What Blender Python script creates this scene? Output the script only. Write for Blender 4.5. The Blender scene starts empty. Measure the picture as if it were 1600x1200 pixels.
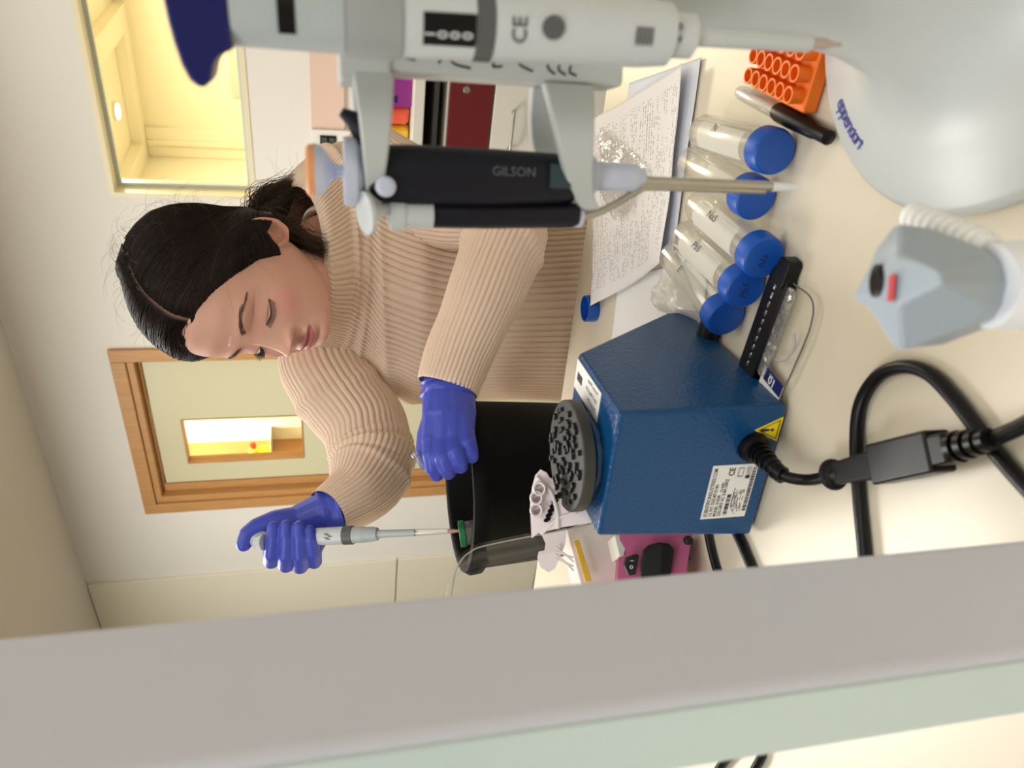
import bpy, math, random
import numpy as np
from mathutils import Vector, Matrix
random.seed(7); np.random.seed(7)
sc = bpy.context.scene
COL = sc.collection
# ---------------------------------------------------------------- camera
FPX = 1200.0
EYE = Vector((0.0, 0.0, 1.235))
dn = Vector((150, 4900, FPX)).normalized()          # world "down" seen in upright camera axes (right, down, forward)
Zc = -dn
fw = Vector((0, 0, 1))
Yc = (fw - fw.dot(Zc) * Zc).normalized()
Xc = Yc.cross(Zc)
R = Matrix((Xc, Yc, Zc))                            # (right, down, forward) -> world
def rdir(x, y): return R @ Vector(((600 - y) / FPX, (x - 800) / FPX, 1.0))
def W(x, y, d): return EYE + rdir(x, y) * d         # world point seen at a pixel, at a depth
def T(x, y, z=0.9):                                 # where the view through a pixel meets a level surface
    r = rdir(x, y); return EYE + r * ((z - EYE.z) / r.z)
def Pj(p):
    c = R.transposed() @ (Vector(p) - EYE); return 800 + FPX * c.y / c.z, 600 - FPX * c.x / c.z, c.z
def zfor(X, Y, xp):
    lo, hi = 0.5, 2.2
    for _ in range(40):
        m = (lo + hi) / 2
        if Pj((X, Y, m))[0] > xp: lo = m
        else: hi = m
    return (lo + hi) / 2
cd = bpy.data.cameras.new('camera'); cam = bpy.data.objects.new('camera', cd); COL.objects.link(cam)
r_, d_, f_ = R @ Vector((1, 0, 0)), R @ Vector((0, 1, 0)), R @ Vector((0, 0, 1))
Mc = Matrix((d_, r_, -f_)).transposed().to_4x4(); Mc.translation = EYE
cam.matrix_world = Mc
cd.sensor_width = 36; cd.lens = 27.0; cd.clip_start = 0.02; cd.clip_end = 60
cd.dof.use_dof = True; cd.dof.focus_distance = 0.86; cd.dof.aperture_fstop = 9.5
sc.camera = cam
sc.view_settings.view_transform = 'Standard'; sc.view_settings.look = 'None'
sc.view_settings.gamma = 1.0; sc.view_settings.use_curve_mapping = False
sc.view_settings.exposure = 0.0
wd = bpy.data.worlds.new('world'); sc.world = wd; wd.use_nodes = True
wd.node_tree.nodes['Background'].inputs[0].default_value = (0.9, 0.92, 1.0, 1); wd.node_tree.nodes['Background'].inputs[1].default_value = 0.3
def area(name, loc, size, sizey, power, color, rot=(0, 0, 0)):
    l = bpy.data.lights.new(name, 'AREA'); l.shape = 'RECTANGLE'; l.size = size; l.size_y = sizey
    l.energy = power; l.color = color
    o = bpy.data.objects.new(name, l); COL.objects.link(o); o.location = loc; o.rotation_euler = rot
    return o
NEU = (1.0, 0.975, 0.93)
CRZ = (0, 0, math.radians(-38))
area('ceiling_and_fill_light', (0.35, 0.35, 2.42), 1.2, 0.6, 6.5, NEU, CRZ)
area('ceiling_and_fill_light', (-0.75, 2.2, 2.42), 1.2, 0.6, 40, NEU, CRZ)
area('ceiling_and_fill_light', (-1.35, 3.0, 2.42), 1.2, 0.6, 22, NEU, CRZ)  # added fill lamp, brightens the wall panels left of the door
area('ceiling_and_fill_light', (1.0, 1.9, 2.42), 1.2, 0.6, 7, NEU, CRZ)
area('ceiling_and_fill_light', (-1.0, -0.4, 2.42), 1.2, 0.6, 22, (0.97, 0.98, 1.0), CRZ)
area('ceiling_and_fill_light', (0.6, -1.6, 2.42), 1.2, 0.6, 20, (0.97, 0.98, 1.0), CRZ)

# ---------------------------------------------------------------- helpers
def lin(c):
    c = c / 255.0
    return c / 12.92 if c <= 0.04045 else ((c + 0.055) / 1.055) ** 2.4
def C(r, g, b): return (lin(r), lin(g), lin(b), 1.0)
def mat(name, col, rough=0.5, metal=0.0, bump=0.0, bscale=80.0, spec=0.5, var=0.0, vscale=6.0, sss=0.0, coat=0.0, emit=None, es=0.0, stretch=None, attr=None):
    m = bpy.data.materials.new(name); m.use_nodes = True
    nt = m.node_tree; b = nt.nodes['Principled BSDF']
    b.inputs['Base Color'].default_value = col; b.inputs['Roughness'].default_value = rough
    b.inputs['Metallic'].default_value = metal; b.inputs['Specular IOR Level'].default_value = spec
    if coat: b.inputs['Coat Weight'].default_value = coat; b.inputs['Coat Roughness'].default_value = 0.1
    if sss:
        b.inputs['Subsurface Weight'].default_value = sss; b.inputs['Subsurface Radius'].default_value = (0.012, 0.004, 0.002); b.inputs['Subsurface Scale'].default_value = 0.6
    if emit: b.inputs['Emission Color'].default_value = emit; b.inputs['Emission Strength'].default_value = es
    tc = nt.nodes.new('ShaderNodeTexCoord'); src = tc.outputs['Object']
    if stretch:
        mp = nt.nodes.new('ShaderNodeMapping'); mp.inputs['Scale'].default_value = stretch; nt.links.new(src, mp.inputs[0]); src = mp.outputs[0]
    if attr:
        a = nt.nodes.new('ShaderNodeAttribute'); a.attribute_name = attr; nt.links.new(a.outputs['Color'], b.inputs['Base Color'])
    elif var:
        n = nt.nodes.new('ShaderNodeTexNoise'); n.inputs['Scale'].default_value = vscale; n.inputs['Detail'].default_value = 5; nt.links.new(src, n.inputs[0])
        mx = nt.nodes.new('ShaderNodeMix'); mx.data_type = 'RGBA'
        mx.inputs[6].default_value = tuple(c * (1 - var) for c in col[:3]) + (1,); mx.inputs[7].default_value = tuple(min(1, c * (1 + var)) for c in col[:3]) + (1,)
        nt.links.new(n.outputs[0], mx.inputs[0]); nt.links.new(mx.outputs[2], b.inputs['Base Color'])
    if bump:
        n = nt.nodes.new('ShaderNodeTexNoise'); n.inputs['Scale'].default_value = bscale; n.inputs['Detail'].default_value = 3; nt.links.new(src, n.inputs[0])
        bp = nt.nodes.new('ShaderNodeBump'); bp.inputs['Strength'].default_value = bump; bp.inputs['Distance'].default_value = 0.002
        nt.links.new(n.outputs[0], bp.inputs['Height']); nt.links.new(bp.outputs[0], b.inputs['Normal'])
    return m
def clear(name, tint=(0.93, 0.95, 0.96, 1), gloss=0.12, gm=None, rough=0.05, body=0.0, bodycol=(0.8, 0.8, 0.8, 1), bump=0.0, bscale=40):
    m = bpy.data.materials.new(name); m.use_nodes = True; nt = m.node_tree; nt.nodes.remove(nt.nodes['Principled BSDF'])
    out = nt.nodes['Material Output']
    t = nt.nodes.new('ShaderNodeBsdfTransparent'); t.inputs[0].default_value = tint
    g = nt.nodes.new('ShaderNodeBsdfGlossy'); g.inputs['Roughness'].default_value = rough
    lw = nt.nodes.new('ShaderNodeLayerWeight'); lw.inputs[0].default_value = 0.25
    ma = nt.nodes.new('ShaderNodeMath'); ma.operation = 'MULTIPLY_ADD'; ma.inputs[1].default_value = 0.75; ma.inputs[2].default_value = gloss * 0.3
    nt.links.new(lw.outputs['Facing'], ma.inputs[0])
    pw = nt.nodes.new('ShaderNodeMath'); pw.operation = 'MULTIPLY'; pw.inputs[1].default_value = gm if gm is not None else 0.3 + gloss
    nt.links.new(ma.outputs[0], pw.inputs[0])
    mx = nt.nodes.new('ShaderNodeMixShader'); nt.links.new(pw.outputs[0], mx.inputs[0]); nt.links.new(t.outputs[0], mx.inputs[1]); nt.links.new(g.outputs[0], mx.inputs[2])
    last = mx
    if body:
        d = nt.nodes.new('ShaderNodeBsdfDiffuse'); d.inputs[0].default_value = bodycol
        m2 = nt.nodes.new('ShaderNodeMixShader'); m2.inputs[0].default_value = body
        nt.links.new(mx.outputs[0], m2.inputs[1]); nt.links.new(d.outputs[0], m2.inputs[2]); last = m2
    if bump:
        n = nt.nodes.new('ShaderNodeTexNoise'); n.inputs['Scale'].default_value = bscale
        tc = nt.nodes.new('ShaderNodeTexCoord'); nt.links.new(tc.outputs['Object'], n.inputs[0])
        bp = nt.nodes.new('ShaderNodeBump'); bp.inputs['Strength'].default_value = bump; bp.inputs['Distance'].default_value = 0.01
        nt.links.new(n.outputs[0], bp.inputs['Height']); nt.links.new(bp.outputs[0], g.inputs['Normal'])
    nt.links.new(last.outputs[0], out.inputs['Surface'])
    return m
def frame(o, z, x=None):
    z = Vector(z).normalized()
    x = Vector(x) if x is not None else (Vector((1, 0, 0)) if abs(z.x) < 0.9 else Vector((0, 1, 0)))
    x = (x - z * x.dot(z)).normalized(); y = z.cross(x)
    M = Matrix((x, y, z)).transposed().to_4x4(); M.translation = Vector(o); return M
I4 = Matrix.Identity(4)
class MB:
    def __init__(s, M=None): s.v = []; s.f = []; s.M = M or I4
    def add(s, vs, fs):
        k = len(s.v); s.v += [tuple(s.M @ Vector(v)) for v in vs]; s.f += [tuple(i + k for i in f) for f in fs]; return s
    def box(s, c, sz, M=None):
        hx, hy, hz = sz[0] / 2, sz[1] / 2, sz[2] / 2; c = Vector(c)
        vs = [Vector((x, y, z)) for z in (-hz, hz) for y in (-hy, hy) for x in (-hx, hx)]
        vs = [(M @ v if M else v) + c for v in vs]
        return s.add(vs, [(0, 2, 3, 1), (4, 5, 7, 6), (0, 1, 5, 4), (2, 6, 7, 3), (0, 4, 6, 2), (1, 3, 7, 5)])
    def hexa(s, p): return s.add(p, [(0, 3, 2, 1), (4, 5, 6, 7), (0, 1, 5, 4), (1, 2, 6, 5), (2, 3, 7, 6), (3, 0, 4, 7)])
    def prism(s, poly, h0, h1):
        n = len(poly)
        return s.add([(x, y, h0) for x, y in poly] + [(x, y, h1) for x, y in poly],
                     [tuple(range(n - 1, -1, -1)), tuple(range(n, 2 * n))] + [(i, (i + 1) % n, n + (i + 1) % n, n + i) for i in range(n)])
    def lathe(s, prof, n=32, M=None, sx=1.0, sy=1.0):
        M = M or I4; vs = []; fs = []
        for r, z in prof:
            for k in range(n):
                a = 2 * math.pi * k / n; vs.append(M @ Vector((r * math.cos(a) * sx, r * math.sin(a) * sy, z)))
        for j in range(len(prof) - 1):
            for k in range(n): fs.append((j * n + k, j * n + (k + 1) % n, (j + 1) * n + (k + 1) % n, (j + 1) * n + k))
        if prof[0][0] > 1e-6: fs.append(tuple(range(n - 1, -1, -1)))
        if prof[-1][0] > 1e-6: fs.append(tuple((len(prof) - 1) * n + k for k in range(n)))
        return s.add(vs, fs)
    def cyl(s, p0, p1, r0, r1=None, n=24):
        p0, p1 = Vector(p0), Vector(p1); r1 = r0 if r1 is None else r1
        return s.lathe([(r0, 0), (r1, (p1 - p0).length)], n, frame(p0, p1 - p0))
    def ball(s, c, r, n=16, sc3=(1, 1, 1), M=None):
        m = max(6, n // 2); pr = [(math.sin(math.pi * j / m), -math.cos(math.pi * j / m)) for j in range(m + 1)]
        pr[0] = (0.001, -1); pr[-1] = (0.001, 1)
        MM = Matrix.Translation(Vector(c)) @ (M.to_4x4() if M else I4) @ Matrix.Diagonal((r * sc3[0], r * sc3[1], r * sc3[2], 1))
        return s.lathe(pr, n, MM)
    def limb(s, pts, rad, n=14):
        for i in range(len(pts)):
            s.ball(pts[i], rad[i], n)
            if i: s.cyl(pts[i - 1], pts[i], rad[i - 1], rad[i], n)
        return s
    def tube(s, pts, r, n=10, sub=6, closed=False, flat=1.0):
        P = spline([Vector(p) for p in pts], sub) if sub > 1 else [Vector(p) for p in pts]
        N = len(P); rr = [r] * N if not isinstance(r, (list, tuple)) else [float(np.interp(i / (N - 1), np.linspace(0, 1, len(r)), r)) for i in range(N)]
        t0 = (P[1] - P[0]).normalized(); x = t0.orthogonal().normalized(); vs = []; fs = []
        for i in range(N):
            t = (P[min(i + 1, N - 1)] - P[max(i - 1, 0)]).normalized()
            x = (x - t * x.dot(t)).normalized(); y = t.cross(x)
            for k in range(n):
                a = 2 * math.pi * k / n; vs.append(P[i] + x * math.cos(a) * rr[i] + y * math.sin(a) * rr[i] * flat)
        for i in range(N - 1):
            for k in range(n): fs.append((i * n + k, i * n + (k + 1) % n, (i + 1) * n + (k + 1) % n, (i + 1) * n + k))
        fs.append(tuple(range(n - 1, -1, -1))); fs.append(tuple((N - 1) * n + k for k in range(n)))
        return s.add(vs, fs)
    def mesh(s, name):
        me = bpy.data.meshes.new(name); me.from_pydata(s.v, [], s.f); me.update(); return me
    def build(s, name, m, parent=None, bevel=0.0, seg=2, smooth=True, ang=35, sub=0):
        return link(name, s.mesh(name), m, parent, bevel, seg, smooth, ang, sub)
def link(name, me, m, parent=None, bevel=0.0, seg=2, smooth=True, ang=35, sub=0):
    o = bpy.data.objects.new(name, me); COL.objects.link(o)
    if m: me.materials.clear(); me.materials.append(m)
    if smooth:
        me.polygons.foreach_set('use_smooth', [True] * len(me.polygons))
        if ang < 180: me.set_sharp_from_angle(angle=math.radians(ang))
    if bevel:
        b = o.modifiers.new('bevel', 'BEVEL'); b.width = bevel; b.segments = seg; b.limit_method = 'ANGLE'; b.angle_limit = math.radians(30); b.harden_normals = smooth
    if sub:
        b = o.modifiers.new('sub', 'SUBSURF'); b.levels = b.render_levels = sub
    if parent:
        o.parent = parent
        if parent.type == 'EMPTY': o.matrix_parent_inverse = Matrix.Translation(-parent.location)
    return o
def spline(P, sub):
    out = []; n = len(P)
    for i in range(n - 1):
        p0 = P[i - 1] if i else P[0] * 2 - P[1]; p1 = P[i]; p2 = P[i + 1]; p3 = P[i + 2] if i + 2 < n else P[-1] * 2 - P[-2]
        for k in range(sub):
            t = k / sub
            out.append(0.5 * ((2 * p1) + (p2 - p0) * t + (2 * p0 - 5 * p1 + 4 * p2 - p3) * t * t + (3 * p1 - p0 - 3 * p2 + p3) * t ** 3))
    out.append(P[-1].copy()); return out
def thing(name, label, cat, loc, group=None, kind=None):
    o = bpy.data.objects.new(name, None); COL.objects.link(o); o.location = Vector(loc); o.empty_display_size = 0.05
    if label: o['label'] = label
    if cat: o['category'] = cat
    if group: o['group'] = group
    if kind: o['kind'] = kind
    return o
def tag(o, label, cat, group=None):
    o['label'] = label; o['category'] = cat
    if group: o['group'] = group
    return o
def struct(o): o['kind'] = 'structure'; return o
def fuse(mb, voxel, iters=3):
    me = mb.mesh('tmp'); o = bpy.data.objects.new('tmp', me); COL.objects.link(o)
    r = o.modifiers.new('r', 'REMESH'); r.mode = 'VOXEL'; r.voxel_size = voxel
    if iters:
        s = o.modifiers.new('s', 'SMOOTH'); s.factor = 0.5; s.iterations = iters
    dg = bpy.context.evaluated_depsgraph_get(); dg.update()
    out = bpy.data.meshes.new_from_object(o.evaluated_get(dg))
    bpy.data.objects.remove(o); return out
def text(name, body, o, right, up, h, m, parent, thick=0.0, bold=0.0, shear=0.0, align='LEFT', sx=1.0):
    cu = bpy.data.curves.new('t', 'FONT'); cu.body = body; cu.size = 1.0; cu.offset = bold; cu.shear = shear; cu.align_x = align; cu.resolution_u = 2
    ob = bpy.data.objects.new('t', cu); COL.objects.link(ob)
    dg = bpy.context.evaluated_depsgraph_get(); dg.update()
    me = bpy.data.meshes.new_from_object(ob.evaluated_get(dg)); bpy.data.objects.remove(ob)
    right = Vector(right).normalized(); up = Vector(up); up = (up - right * up.dot(right)).normalized(); nn = right.cross(up)
    M = Matrix((right * h * 1.4 * sx, up * h * 1.4, nn)).transposed().to_4x4(); M.translation = Vector(o)
    me.transform(M)
    return link(name, me, m, parent, smooth=False)
def grid(fn, nu, nv):
    vs = [tuple(fn(i / nu, j / nv)) for j in range(nv + 1) for i in range(nu + 1)]
    fs = [(j * (nu + 1) + i, j * (nu + 1) + i + 1, (j + 1) * (nu + 1) + i + 1, (j + 1) * (nu + 1) + i) for j in range(nv) for i in range(nu)]
    return vs, fs
def vnoise(p, f, seed=0.0):
    from mathutils import noise
    return noise.noise(Vector(p) * f + Vector((seed, seed * 1.7, -seed)))

# ---------------------------------------------------------------- materials
m_wall = mat('wall_paint', C(232, 228, 219), 0.6, bump=0.05, bscale=300)
m_wall2 = mat('panel_paint', C(233, 226, 205), 0.45)
m_ceil = mat('ceiling_paint', C(215, 206, 190), 0.8)
m_floor = mat('vinyl_floor', C(150, 148, 142), 0.4, var=0.1, vscale=30)
m_wood = mat('door_wood', C(192, 142, 86), 0.4, var=0.25, vscale=14, stretch=(8, 8, 0.7), bump=0.1)
m_slab = mat('door_laminate', C(214, 208, 172), 0.35)
m_bench = mat('bench_laminate', C(219, 209, 187), 0.32, var=0.02, vscale=3)
m_white = mat('white_laminate', C(228, 224, 212), 0.35)
m_maroon = mat('maroon_laminate', C(104, 22, 28), 0.35)
m_black = mat('black_rubber', C(16, 16, 17), 0.5, spec=0.25, bump=0.1, bscale=200)
m_blackp = mat('black_plastic', C(10, 10, 12), 0.35, spec=0.3)
m_foam = mat('black_foam', C(5, 5, 6), 0.6, spec=0.12, bump=0.15, bscale=400)
m_steel = mat('steel', C(185, 180, 168), 0.28, 1.0)
m_post = mat('post_paint', C(206, 208, 217), 0.38, bump=0.12, bscale=900)
m_cyan = mat('narrow_face_tone', C(200, 218, 215), 0.4)
m_pblue = mat('vortex_enamel', C(10, 72, 122), 0.30, bump=0.5, bscale=330, spec=0.35, coat=0.08)
m_cap = mat('blue_cap', C(16, 84, 180), 0.38)
m_tube = clear('tube_plastic', (0.95, 0.95, 0.93, 1), 0.35, None, 0.12, 0.13, C(238, 236, 228))
m_clear = clear('clear_acrylic', (0.985, 0.985, 0.975, 1), 0.06, 0.12, 0.03)
m_bag = clear('poly_bag', (0.93, 0.92, 0.9, 1), 0.5, None, 0.15, 0.12, C(235, 232, 225), bump=0.8, bscale=60)
m_glass = clear('window_glass', (0.97, 0.98, 0.98, 1), 0.08, 0.15, 0.02)
m_orange = mat('orange_plastic', C(245, 118, 20), 0.4)
m_skin = mat('skin', C(225, 178, 155), 0.5, sss=0.12, attr='skincol', bump=0.05, bscale=500)
m_hair = mat('hair', C(34, 23, 18), 0.55, var=0.5, vscale=50, spec=0.22)
m_tail = mat('hair_lighter', C(74, 55, 40), 0.55, var=0.5, vscale=70, spec=0.25)
m_knit = mat('sweater_knit', C(230, 205, 182), 0.85, bump=0.35, bscale=700, var=0.04, vscale=30)
m_glove = mat('nitrile', C(62, 76, 186), 0.42, bump=0.25, bscale=90, var=0.05, vscale=40)
m_jean = mat('denim', C(40, 48, 66), 0.8)
m_grey = mat('grey_plastic', C(178, 188, 190), 0.4)
m_lgrey = mat('pipette_white', C(204, 210, 212), 0.35)
m_stand = mat('stand_plastic', C(198, 203, 201), 0.35)
m_dkgrey = mat('dark_grey', C(88, 90, 92), 0.45)
m_navy = mat('navy_plastic', C(16, 22, 92), 0.3)
m_ink = mat('ink', C(45, 45, 50), 0.6)
m_inkb = mat('blue_ink', C(45, 55, 140), 0.6)
m_paper = mat('paper', C(238, 236, 232), 0.8)
m_label = mat('label_paper', C(238, 238, 234), 0.5)
m_lilac = mat('pale_lilac_plastic', C(205, 212, 232), 0.35)
m_gil = mat('charcoal_plastic', C(17, 18, 30), 0.45, spec=0.3, bump=0.1, bscale=300)

# ================================================================ THE ROOM
A_ = math.radians(-38); aW = Vector((math.cos(A_), math.sin(A_), 0)); nW = Vector((aW.y, -aW.x, 0))
P0 = Vector((-0.572, 4.084, 0))
def WP(s, z, off=0.0): return P0 + aW * s + nW * off + Vector((0, 0, z))
def wbox(mb, s0, s1, z0, z1, o0, o1):
    return mb.hexa([WP(s0, z0, o1), WP(s1, z0, o1), WP(s1, z0, o0), WP(s0, z0, o0), WP(s0, z1, o1), WP(s1, z1, o1), WP(s1, z1, o0), WP(s0, z1, o0)])
def wall_piece(pieces, name, m, **k):
    mb = MB()
    for p in pieces: wbox(mb, *p)
    return mb.build(name, m, smooth=False, **k)
CEIL = 2.455; FLOORZ = 0.0
DS0, DS1, DZ = 0.06, 0.915, 2.045
WS0, WS1, WZ0, WZ1 = 1.651, 3.0, 1.463, 1.972
struct(wall_piece([(-2.2, DS0, FLOORZ, CEIL, -0.12, 0), (DS0, DS1, DZ, CEIL, -0.12, 0), (DS1, WS0, FLOORZ, CEIL, -0.12, 0), (WS0, WS1, FLOORZ, WZ0, -0.12, 0),
                   (WS0, WS1, WZ1, CEIL, -0.12, 0), (WS1, 4.2, FLOORZ, CEIL, -0.12, 0)], 'wall_back', m_wall))
struct(wall_piece([(-2.3, 4.3, CEIL, CEIL + 0.1, -0.12, 6.3)], 'ceiling', m_ceil))
struct(MB().box((0.5, 2.0, -0.05), (14, 16, 0.1)).build('floor', m_floor, smooth=False))
struct(wall_piece([(-2.3, -2.2, FLOORZ, CEIL, -0.12, 6.2)], 'wall_left', m_wall))
struct(wall_piece([(4.2, 4.3, FLOORZ, CEIL, -0.12, 6.2)], 'wall_right', m_wall))
struct(wall_piece([(-2.3, 4.3, FLOORZ, CEIL, 6.2, 6.3)], 'wall_front', m_wall))
# flush white wall panels left of the door, with the seams of the photograph
pan = thing('trim_1', None, None, WP(-1.2, 0, 0), kind='structure')
for (s0, s1, z0, z1) in ((-2.19, -0.497, 0.02, 0.857), (-2.19, -0.497, 0.866, 2.45)):
    wbox(MB(), s0, s1, z0, z1, 0.001, 0.018).build('panel', m_wall2, pan, bevel=0.002, smooth=False)
# door
door = thing('door_1', None, None, WP(0.5, 0, 0), kind='structure')
mb = MB(); O1 = 0.018
for (s0, s1, z0, z1) in ((0.0, 0.062, 0, 2.10), (0.915, 0.977, 0, 2.10), (0.062, 0.915, 2.042, 2.10)): wbox(mb, s0, s1, z0, z1, 0.0, O1)
mb.build('casing', m_wood, door, bevel=0.004, smooth=False)
mb = MB()
for (s0, s1, z0, z1) in ((0.062, 0.10, 0, 2.042), (0.905, 0.915, 0, 2.042), (0.10, 0.905, 2.012, 2.042)): wbox(mb, s0, s1, z0, z1, -0.10, 0.004)
mb.build('door_frame', m_wood, door, bevel=0.003, smooth=False)
mb = MB()
for (s0, s1, z0, z1) in ((0.10, 0.146, 0, 2.012), (0.146, 0.905, 1.998, 2.012)): wbox(mb, s0, s1, z0, z1, -0.10, -0.035)
mb.build('door_stop', m_wood, door, bevel=0.003, smooth=False)
mb = MB(); q0, q1, t0, t1 = 0.268, 0.545, 1.340, 1.880; oa, ob = -0.088, -0.044
for p in ((0.149, q0, 0.01, 1.992), (q1, 0.902, 0.01, 1.992), (q0, q1, 0.01, t0), (q0, q1, t1, 1.992)): wbox(mb, *p, oa, ob)
mb.build('door_panel', m_slab, door, smooth=False)
mb = MB(); b = 0.006
for p in ((q0, q0 + b, t0, t1), (q1 - b, q1, t0, t1), (q0 + b, q1 - b, t0, t0 + b), (q0 + b, q1 - b, t1 - b, t1)): wbox(mb, *p, oa - 0.004, ob + 0.004)
fr_ = mb.build('pane_frame', m_wood, door, smooth=False)
wbox(MB(), q0 + b, q1 - b, t0 + b, t1 - b, -0.068, -0.064).build('pane', m_glass, fr_, smooth=False)
mb = MB(); wbox(mb, 0.893, 0.911, 1.70, 1.80, -0.044, -0.038)
for k in range(3): mb.cyl(WP(0.903, 1.70 + k * 0.034, -0.034), WP(0.903, 1.732 + k * 0.034, -0.034), 0.007, n=12)
mb.build('hinge', m_steel, door)
MB().cyl(WP(0.22, 1.03, -0.044), WP(0.22, 1.03, 0.01), 0.011).tube([WP(0.22, 1.03, 0.005), WP(0.25, 1.03, 0.012), WP(0.33, 1.03, 0.012)], 0.009).build('door_handle', m_steel, door)
# interior window
win = thing('window_1', None, None, WP(2.3, WZ0, 0), kind='structure')
m_wframe = mat('window_frame_paint', C(235, 224, 190), 0.4)
mb = MB(); b = 0.018
for p in ((WS0, WS0 + b, WZ0, WZ1), (WS1 - b, WS1, WZ0, WZ1), (WS0 + b, WS1 - b, WZ0, WZ0 + b), (WS0 + b, WS1 - b, WZ1 - b, WZ1)): wbox(mb, *p, -0.12, 0.004)
mb.build('window_frame', m_wframe, win, smooth=False)
m_gedge = mat('glass_edge', C(200, 208, 200), 0.3)
mb = MB(); e = 0.014; c = b
for p in ((WS0 + c, WS0 + c + e, WZ0 + c, WZ1 - c), (WS0 + c + e, WS1 - c, WZ0 + c, WZ0 + c + e), (WS0 + c + e, WS1 - c, WZ1 - c - e, WZ1 - c)): wbox(mb, *p, -0.075, -0.055)
mb.build('glazing_bead', m_gedge, win, smooth=False)
wbox(MB(), WS0 + b, WS1 - b, WZ0 + b, WZ1 - b, -0.068, -0.063).build('pane', m_glass, win, smooth=False)
# room beyond
m_cream = mat('neighbour_cream', C(246, 238, 212), 0.7)
NC = 2.40; OB = -2.9
struct(wall_piece([(-2.2, 4.6, FLOORZ, 2.75, OB - 0.1, OB)], 'wall_far', m_cream))
struct(wall_piece([(-2.3, -2.2, FLOORZ, 2.75, OB, -0.12)], 'wall_far_left', m_cream))
struct(wall_piece([(4.5, 4.6, FLOORZ, 2.75, OB, -0.12)], 'wall_far_right', m_cream))
struct(wall_piece([(0.60, 0.65, FLOORZ, 2.6, OB, -0.12)], 'wall_partition', m_cream))
struct(wall_piece([(-2.2, 4.5, CEIL, 2.75, -0.14, -0.121)], 'wall_over', m_cream))
struct(wall_piece([(-2.2, 4.5, 2.47, 2.55, OB, -0.14)], 'ceiling_far', m_cream))
mb = MB()
for p in ((0.65, 1.66, NC, 2.469, OB, OB + 0.17), (0.65, 1.66, NC, 2.469, -0.6, -0.14), (0.65, 0.80, NC, 2.469, OB + 0.17, -0.6), (1.51, 1.66, NC, 2.469, OB + 0.17, -0.6)): wbox(mb, *p)
struct(mb.build('trim_2', m_cream, smooth=False))
pier = thing('trim_3', None, None, WP(0.75, 0, OB), kind='structure')
wbox(MB(), 0.651, 0.86, 0, NC - 0.001, OB, OB + 0.03).build('pier', m_cream, pier, bevel=0.004, smooth=False)
wbox(MB(), 0.74, 0.775, 0, NC - 0.001, OB + 0.03, OB + 0.05).build('moulding', m_cream, pier, bevel=0.006, smooth=False)
m_glow = mat('lamp_glow', (1, 1, 1, 1), emit=(1, 0.97, 0.88, 1), es=9)
LS, LO = 1.12, -2.42
lo = thing('ceiling_lamp', 'round white lit ceiling lamp seen through the window into the next room', 'lamp', WP(LS, 2.45, LO))
MB().lathe([(0.052, 0), (0.058, 0.004), (0.058, 0.018)], 32, Matrix.Translation(WP(LS, 2.452, LO))).build('bezel', m_white, lo)
MB().lathe([(0.046, 0), (0.047, 0.003)], 32, Matrix.Translation(WP(LS, 2.446, LO))).build('diffuser', m_glow, lo)
o = wbox(MB(), 1.10, 1.52, 1.30, 1.80, OB + 0.002, OB + 0.022).build('notice_board', mat('board_grey', C(205, 205, 185), 0.5), smooth=False)
tag(o, 'pale grey board hung on the cream wall beyond the window', 'board')
WARM = (1.0, 0.87, 0.60)
area('neighbour_light', WP(2.3, 2.38, -1.5), 0.9, 0.9, 105, WARM)
area('neighbour_light', WP(-0.5, 2.38, -0.8), 0.9, 0.6, 50, WARM)
# white shelving and yellow bottle seen through the door pane
sh = thing('wall_shelf', 'white shelf with a wooden upright seen through the door pane', 'shelf', WP(-0.7, 1.6, -1.3))
wbox(MB(), -1.2, -0.2, 0.9, 2.3, -1.42, -1.40).build('back_panel', m_cream, sh, smooth=False)
wbox(MB(), -0.87, -0.80, 0.9, 2.3, -1.40, -1.15).build('upright', m_wood, sh, smooth=False)
wbox(MB(), -0.66, -0.60, 0.9, 2.3, -1.40, -1.36).build('rail', m_white, sh, smooth=False)
for z_ in (1.60,): wbox(MB(), -0.80, -0.64, z_ - 0.004, z_, -1.40, -1.17).build('shelf_board', m_white, sh, smooth=False)
m_yel = mat('yellow_plastic', C(248, 214, 20), 0.4); m_red = mat('red_plastic', C(225, 50, 30), 0.4)
bt = thing('bottle', 'yellow bottle with a red cap seen through the door pane', 'bottle', WP(-0.72, 1.70, -1.2))
BZ = 1.711
MB().lathe([(0.0, 0), (0.03, 0.0), (0.033, 0.005), (0.033, 0.085), (0.02, 0.105), (0.014, 0.11)], 20, frame(WP(-0.795, BZ, -1.2), aW)).build('body', m_yel, bt)
MB().lathe([(0.02, 0.0), (0.02, 0.03), (0.014, 0.034)], 16, frame(WP(-0.686, BZ, -1.2), aW)).build('cap', m_red, bt)
MB().lathe([(0.0336, 0.0), (0.0336, 0.045)], 20, frame(WP(-0.785, BZ, -1.2), aW)).build('bottle_label', m_label, bt)
o = wbox(MB(), -0.785, -0.70, 1.6003, 1.6765, -1.23, -1.18).build('carton', m_yel, bevel=0.002)
tag(o, 'little yellow carton under the yellow bottle, seen through the door pane', 'box')

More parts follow.
